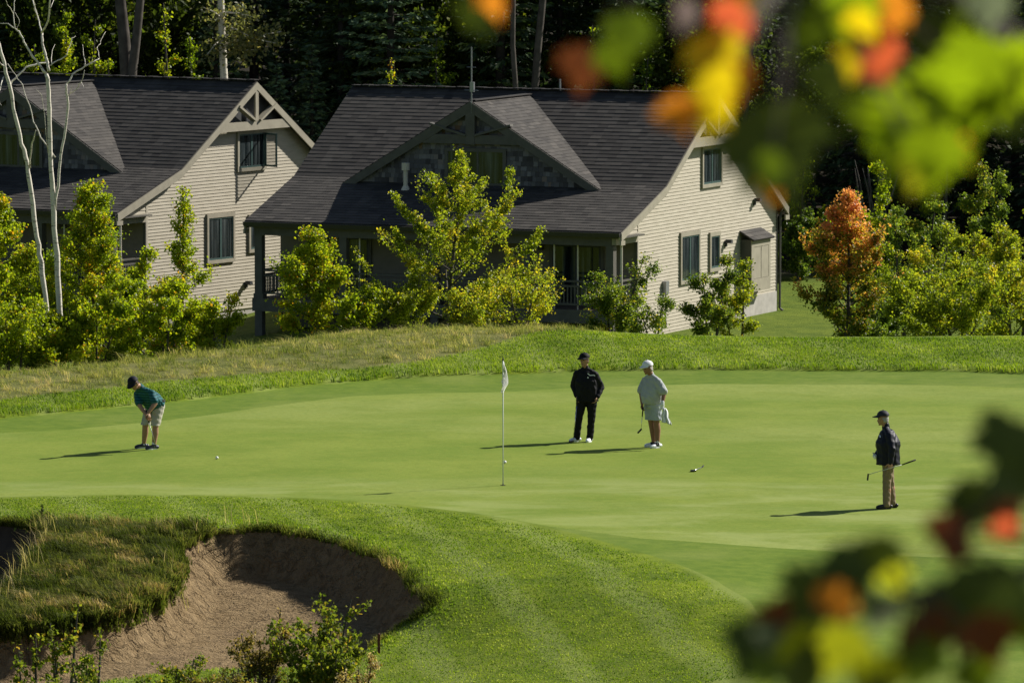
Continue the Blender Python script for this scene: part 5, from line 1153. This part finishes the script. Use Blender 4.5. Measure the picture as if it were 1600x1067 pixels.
# towel hanging from the gloved hand
n, mrow = 12, 14; VV = []; base_ = o3_ + V3(.235, -.28, .80)
for i in range(mrow):
    for j in range(n):
        f = i / (mrow - 1); a = j / (n - 1) - .5; wd = .05 + .15 * f ** .7
        VV.append((a * wd + .045 * f + .01 * math.sin(f * 9), .035 * math.sin(a * 15 + f * 2) * (.4 + f) + a * .05, -.30 * f * (1 + .22 * a) - .02 * abs(a)))
m = MB().add(VV, [(i * n + j, i * n + j + 1, (i + 1) * n + j + 1, (i + 1) * n + j) for i in range(mrow - 1) for j in range(n - 1)]); tw = m.build('golf_towel', C_WHITE, None, smooth=True); tw.location = tuple(base_); so = tw.modifiers.new('thick', 'SOLIDIFY'); so.thickness = .008
tag(tw, 'white towel hanging from the gloved hand of the man in the white cap', 'towel')
# flagstick in its hole
q = at_z(786, 758, 0); zf = gz(q[0], q[1]); fl = empty('flagstick', (q[0], q[1], zf)); tag(fl, 'white flagstick with limp white flag standing in the hole', 'flagstick')
STICK = plain('white_stick', (.70, .73, .70), .4, .4, var=.04)
MB().tube([(0, 0, -.06), (0, 0, 1.2), (0, 0, 2.33)], [.0125, .0115, .010], 8).build('pole', STICK, fl, smooth=True)
MB().tube([(0, 0, 2.30), (0, 0, 2.36)], [.018, .010], 8).build('pole_cap', DARKTRIM, fl)
n, mrow = 14, 18; VV = []
for i in range(mrow):
    for j in range(n):
        f = i / (mrow - 1); a = j / (n - 1)       # f from top seam down, a out from the pole: cloth sagging along the pole
        x_ = (.012 + a * (.035 + .05 * math.sin(math.pi * min(1, f * 1.1)))) * (1 if f < .55 else 1 - (f - .55) * 3.2) + .016 * math.sin(a * 11 + f * 3) * (.3 + f)
        VV.append((x_, .075 * math.sin(a * 9 + f * 5) * a ** .7 - .05 * a, 2.29 - .33 * f - .30 * a * (.45 + .55 * f)))
t = NT('flag_cloth'); t.base((.85, .85, .84), .8, .1); tr = t.new('ShaderNodeBsdfTranslucent'); tr.inputs[0].default_value = (.9, .9, .88, 1); mx = t.new('ShaderNodeMixShader'); mx.inputs[0].default_value = .5; t.link(t.b.outputs[0], mx.inputs[1]); t.link(tr.outputs[0], mx.inputs[2]); t.link(mx.outputs[0], t.out.inputs[0]); FLAGM = t.m
m = MB().add(VV, [(i * n + j, i * n + j + 1, (i + 1) * n + j + 1, (i + 1) * n + j) for i in range(mrow - 1) for j in range(n - 1)]); o = m.build('flag', FLAGM, fl, smooth=True); so = o.modifiers.new('thick', 'SOLIDIFY'); so.thickness = .004
n = 24; V_ = [(.054 * math.cos(2 * math.pi * i / n), .054 * math.sin(2 * math.pi * i / n), .006) for i in range(n)] + [(.075 * math.cos(2 * math.pi * i / n), .075 * math.sin(2 * math.pi * i / n), .004) for i in range(n)]
HOLE = plain('hole_shadow', (.02, .02, .018), .9, .1)
m = MB().add(V_[:n], [tuple(range(n))]); m.build('hole', HOLE, fl)
BALL = plain('golf_ball_white', (.82, .82, .80), .3, .5, var=.03)
for px, py, lb in ((339, 716, 'white golf ball rolling right of the putting man'), (789, 724, 'white golf ball just behind the flagstick')):
    q = at_z(px, py, 0); b = bpy.data.objects.new('golf_ball', bpy.data.meshes.new('golf_ball')); bmm = bmesh.new(); bmesh.ops.create_icosphere(bmm, subdivisions=3, radius=.030); bmm.to_mesh(b.data); bmm.free(); COL.objects.link(b); b.data.materials.append(BALL)
    for p in b.data.polygons: p.use_smooth = True
    b.location = (q[0], q[1], gz(q[0], q[1]) + .029); tag(b, lb, 'golf ball')
# hazard stake beside the bunker
q = at_z(592, 1024, -1.0); m = MB().box(-.022, .022, -.022, .022, -.15, .30).prism([(-.022, .30), (.022, .30), (.0, .32)], 'y', -.022, .022); o = m.build('hazard_stake', plain('red_brown_paint', (.11, .035, .018), .6, .3, var=.25, scale=20), None); o.location = (q[0], q[1], gz(q[0], q[1])); tag(o, 'short red brown wooden stake beside the bunker grass', 'stake')
# ------------------------------------------------------------------ shrubs in front of the bunker
def fg(name, label, cat, px, top, zb, D, R_px, nb, nleaf, ls, mat, tint, seed, **kw):
    p = at_y(px, top, D); s = F / D; z0 = gz(p[0], D); return broadleaf(name, label, cat, p[0], D, max(.3, p[2] - z0), R_px / s * 1.3, nb, int(nleaf * 2.0), ls * 1.15, mat, BARK, tint=tint, seed=seed, z=z0, **kw)
L_FG = leaf_mat('bunker_leaf', [(0, (.035, .055, .008)), (.5, (.09, .125, .014)), (.85, (.18, .19, .02)), (1, (.28, .19, .03))], .5, .55, .15)
L_GOLD = leaf_mat('goldenrod', [(0, (.05, .06, .012)), (.5, (.13, .11, .022)), (.8, (.22, .15, .04)), (1, (.40, .32, .20))], .4, .6, .2)
fg('leafy_shrub', 'leafy shrub with a tall sprig standing before the bunker shadow', 'shrub', 505, 940, 0, 97.5, 92, 34, 1500, .065, L_FG, .5, 81, prof=bushy, t0=.04, stems=5, sig=.05)
fg('leafy_shrub', 'rounder lower part of the shrub left of the red brown stake', 'shrub', 515, 992, 0, 96.5, 44, 30, 1300, .06, L_FG, .45, 82, prof=bushy, t0=.04, stems=5, sig=.05)
fg('weed_clump', 'feathery brownish goldenrod clump left of the leafy shrub', 'plant', 405, 955, 0, 98, 52, 40, 2600, .036, L_GOLD, .38, 83, prof=slim, t0=.05, stems=8, sig=.035, top_tint=.5)
fg('weed_clump', 'pale fluffy seed heads right of the shrub, beside the stake', 'plant', 560, 1024, 0, 96, 24, 26, 1100, .035, L_GOLD, .62, 84, prof=bushy, t0=.1, stems=6, sig=.035, top_tint=.7)
fg('sapling', 'thin sprouting sapling before the tongue of rough grass', 'plant', 97, 945, 0, 98, 30, 16, 260, .062, L_FG, .5, 85, prof=slim, t0=.15, stems=3, sig=.045)
fg('sapling', 'short leafy sprig at the left bottom corner of the sand', 'plant', 45, 990, 0, 97.5, 22, 12, 170, .06, L_FG, .45, 86, prof=slim, t0=.1, stems=2, sig=.045)
fg('sapling', 'rounded leafy sapling right of the thin sprouting one', 'plant', 138, 985, 0, 97, 26, 14, 260, .06, L_FG, .42, 87, prof=bushy, t0=.1, stems=3, sig=.045)
fg('low_shrub', 'low green shrub along the bottom edge, below the sand', 'shrub', 275, 1030, 0, 96, 60, 24, 1100, .05, L_FG, .48, 88, prof=bushy, t0=.04, stems=5, sig=.05)
fg('low_shrub', 'mixed low greenery at the bottom left corner', 'shrub', 100, 1050, 0, 95.5, 50, 22, 800, .05, L_FG, .42, 89, prof=bushy, t0=.04, stems=5, sig=.05)
fg('low_shrub', 'low weeds with yellow flecks between sand and goldenrod clump', 'shrub', 345, 1035, 0, 95.5, 60, 20, 900, .045, L_GOLD, .35, 90, prof=bushy, t0=.04, stems=5, sig=.05)
q = at_z(66, 812, -.05); broadleaf('seedling', 'tiny dark seedling on the turf above the left bunker', 'plant', q[0], q[1], .24, .12, 6, 26, .06, L_FG, BARKD, tint=.1, seed=91, sig=.02)

# ------------------------------------------------------------------ the maple the photo is taken through
def maple_outline():
    half = [(0, 0), (.10, .02), (.16, .10), (.34, .04), (.30, .16), (.52, .22), (.42, .34), (.50, .52), (.33, .44), (.26, .62), (.20, .60), (.14, .78), (.07, .74), (0, 1.0)]
    return half + [(-x, y) for x, y in half[-2:0:-1]]
OUT = maple_outline()
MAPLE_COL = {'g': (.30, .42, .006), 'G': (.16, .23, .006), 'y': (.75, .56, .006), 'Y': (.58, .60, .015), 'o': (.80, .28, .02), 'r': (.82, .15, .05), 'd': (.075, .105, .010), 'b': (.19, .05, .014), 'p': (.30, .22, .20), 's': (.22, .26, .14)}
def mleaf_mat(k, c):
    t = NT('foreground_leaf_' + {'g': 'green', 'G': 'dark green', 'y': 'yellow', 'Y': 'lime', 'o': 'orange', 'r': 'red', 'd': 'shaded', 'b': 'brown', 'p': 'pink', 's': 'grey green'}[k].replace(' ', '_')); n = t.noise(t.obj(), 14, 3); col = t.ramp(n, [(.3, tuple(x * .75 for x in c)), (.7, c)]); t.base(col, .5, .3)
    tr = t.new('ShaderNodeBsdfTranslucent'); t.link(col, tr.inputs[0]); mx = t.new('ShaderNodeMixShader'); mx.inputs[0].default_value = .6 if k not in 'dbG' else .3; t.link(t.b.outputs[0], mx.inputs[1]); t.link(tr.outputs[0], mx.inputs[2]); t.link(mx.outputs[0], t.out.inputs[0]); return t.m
MM = {k: mleaf_mat(k, c) for k, c in MAPLE_COL.items()}
tree_x, tree_y = 1.45, 6.1; tz = gz(tree_x, tree_y); mroot = empty('maple_tree', (tree_x, tree_y, tz)); tag(mroot, 'out of focus maple branches with green, yellow and orange leaves close to the camera', 'tree')
rl = random.Random(12); O = V3(tree_x, tree_y, tz)
LEAVES = [  # column, row, blur-free size in photo pixels, colour, distance
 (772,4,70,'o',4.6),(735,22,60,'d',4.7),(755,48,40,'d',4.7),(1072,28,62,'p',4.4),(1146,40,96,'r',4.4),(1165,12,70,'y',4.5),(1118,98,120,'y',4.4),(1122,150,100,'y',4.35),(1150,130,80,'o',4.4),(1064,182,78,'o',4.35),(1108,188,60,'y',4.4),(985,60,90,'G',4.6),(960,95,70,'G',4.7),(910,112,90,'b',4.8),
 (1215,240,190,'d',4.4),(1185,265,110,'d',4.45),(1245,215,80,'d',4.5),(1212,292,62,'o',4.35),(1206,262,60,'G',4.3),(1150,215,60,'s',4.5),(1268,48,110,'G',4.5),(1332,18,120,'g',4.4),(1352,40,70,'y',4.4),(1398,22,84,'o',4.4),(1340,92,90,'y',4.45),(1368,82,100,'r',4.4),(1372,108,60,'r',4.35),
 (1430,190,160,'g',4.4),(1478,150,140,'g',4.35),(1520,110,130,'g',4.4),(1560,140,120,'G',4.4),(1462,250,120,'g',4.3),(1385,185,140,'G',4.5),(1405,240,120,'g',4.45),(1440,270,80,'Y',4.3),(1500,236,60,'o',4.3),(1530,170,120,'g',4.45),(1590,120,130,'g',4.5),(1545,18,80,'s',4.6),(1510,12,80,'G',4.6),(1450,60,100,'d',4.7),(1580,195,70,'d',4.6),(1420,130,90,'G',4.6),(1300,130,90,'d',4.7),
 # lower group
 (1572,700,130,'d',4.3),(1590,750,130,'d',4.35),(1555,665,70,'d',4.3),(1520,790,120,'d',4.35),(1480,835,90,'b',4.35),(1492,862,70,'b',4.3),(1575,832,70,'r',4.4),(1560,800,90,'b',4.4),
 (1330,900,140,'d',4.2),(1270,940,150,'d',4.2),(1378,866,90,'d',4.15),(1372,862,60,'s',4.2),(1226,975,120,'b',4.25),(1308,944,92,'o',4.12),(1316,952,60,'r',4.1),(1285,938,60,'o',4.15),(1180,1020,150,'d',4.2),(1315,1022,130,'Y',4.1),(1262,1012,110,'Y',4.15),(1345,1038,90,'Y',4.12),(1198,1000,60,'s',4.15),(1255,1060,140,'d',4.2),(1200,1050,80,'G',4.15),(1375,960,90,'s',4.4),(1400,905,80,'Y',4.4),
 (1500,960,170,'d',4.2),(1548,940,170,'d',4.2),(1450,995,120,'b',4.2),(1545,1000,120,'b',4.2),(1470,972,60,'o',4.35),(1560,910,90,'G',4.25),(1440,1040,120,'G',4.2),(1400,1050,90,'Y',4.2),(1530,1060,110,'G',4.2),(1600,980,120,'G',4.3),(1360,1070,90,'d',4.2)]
tips = []
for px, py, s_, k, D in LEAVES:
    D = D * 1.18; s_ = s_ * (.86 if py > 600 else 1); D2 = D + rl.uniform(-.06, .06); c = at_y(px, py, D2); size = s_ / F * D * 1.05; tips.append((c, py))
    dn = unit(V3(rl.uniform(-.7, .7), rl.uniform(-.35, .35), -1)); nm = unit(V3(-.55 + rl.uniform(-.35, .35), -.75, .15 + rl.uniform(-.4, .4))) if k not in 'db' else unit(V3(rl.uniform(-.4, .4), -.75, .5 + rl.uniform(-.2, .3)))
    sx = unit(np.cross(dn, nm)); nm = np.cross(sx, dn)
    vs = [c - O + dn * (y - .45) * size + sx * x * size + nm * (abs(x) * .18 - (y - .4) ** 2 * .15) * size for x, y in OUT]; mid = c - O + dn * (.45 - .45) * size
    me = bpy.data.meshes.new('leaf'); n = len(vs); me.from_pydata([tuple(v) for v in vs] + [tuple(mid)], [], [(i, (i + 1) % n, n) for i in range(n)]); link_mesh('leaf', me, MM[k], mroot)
# limbs: from the trunk (outside the picture) to the leaves
m = MB(); H_ = 4.2
m.tube([(0, 0, -.3), (.03, .02, 1.2), (-.02, .0, 2.4), (.0, .03, H_)], [.06, .05, .038, .02], 10); m.build('trunk', BARK, mroot, smooth=True)
def branch(pts, r0, r1, nm='branch'):
    P_ = [V3(*p) for p in pts]; n = len(P_); MB().tube(P_, [r0 + (r1 - r0) * i / (n - 1) for i in range(n)], 8).build(nm, BARK, mroot, smooth=True)
up1 = at_y(1640, 95, 5.428) - O; up2 = at_y(1560, 42, 5.428) - O; up3 = at_y(1480, -12, 5.428) - O; up4 = at_y(1250, -55, 5.369) - O; up5 = at_y(1000, -60, 5.428) - O; up6 = at_y(800, -50, 5.428) - O
branch([(0.0, .0, float(up1[2]) - .15), up1, up2, up3, up4, up5, up6], .011, .003)
lo1 = at_y(1660, 880, 5.074) - O; lo2 = at_y(1600, 905, 5.015) - O; lo3 = at_y(1420, 930, 4.956) - O; lo4 = at_y(1250, 1000, 4.956) - O
branch([(0.0, .0, float(lo1[2]) - .1), lo1, lo2, lo3, lo4], .008, .002)
lo5 = at_y(1650, 700, 5.133) - O; branch([(0.0, .0, float(lo5[2]) - .1), lo5, at_y(1585, 740, 5.133) - O, at_y(1500, 830, 5.133) - O], .006, .002)
allb = [up1, up2, up3, up4, up5, up6, lo1, lo2, lo3, lo4, lo5]
for c, py in tips:
    q = c - O; cand = [b for b in (allb[:6] if py < 500 else allb[6:])]; b = min(cand, key=lambda b_: np.linalg.norm(b_ - q)); MB().tube([b, (b + q) / 2 + V3(0, 0, .01), q], [.0022, .0016, .0012], 5).build('twig', BARK, mroot, smooth=True)
# unseen crown leaves, added out of frame to shade the lower twigs
C = []; g = np.random.default_rng(4)
for px, py in ((1570, 720), (1520, 900)): C.append(np.clip(g.normal(0, .075, (40, 3)), -.15, .15) + (at_y(px, py, 5.0) + V3(*TOSUN) * .72 - O))
C = np.concatenate(C); leaf_mesh('crown', C, .11, g.normal(.5, .2, len(C)), L_MAPLE, mroot)
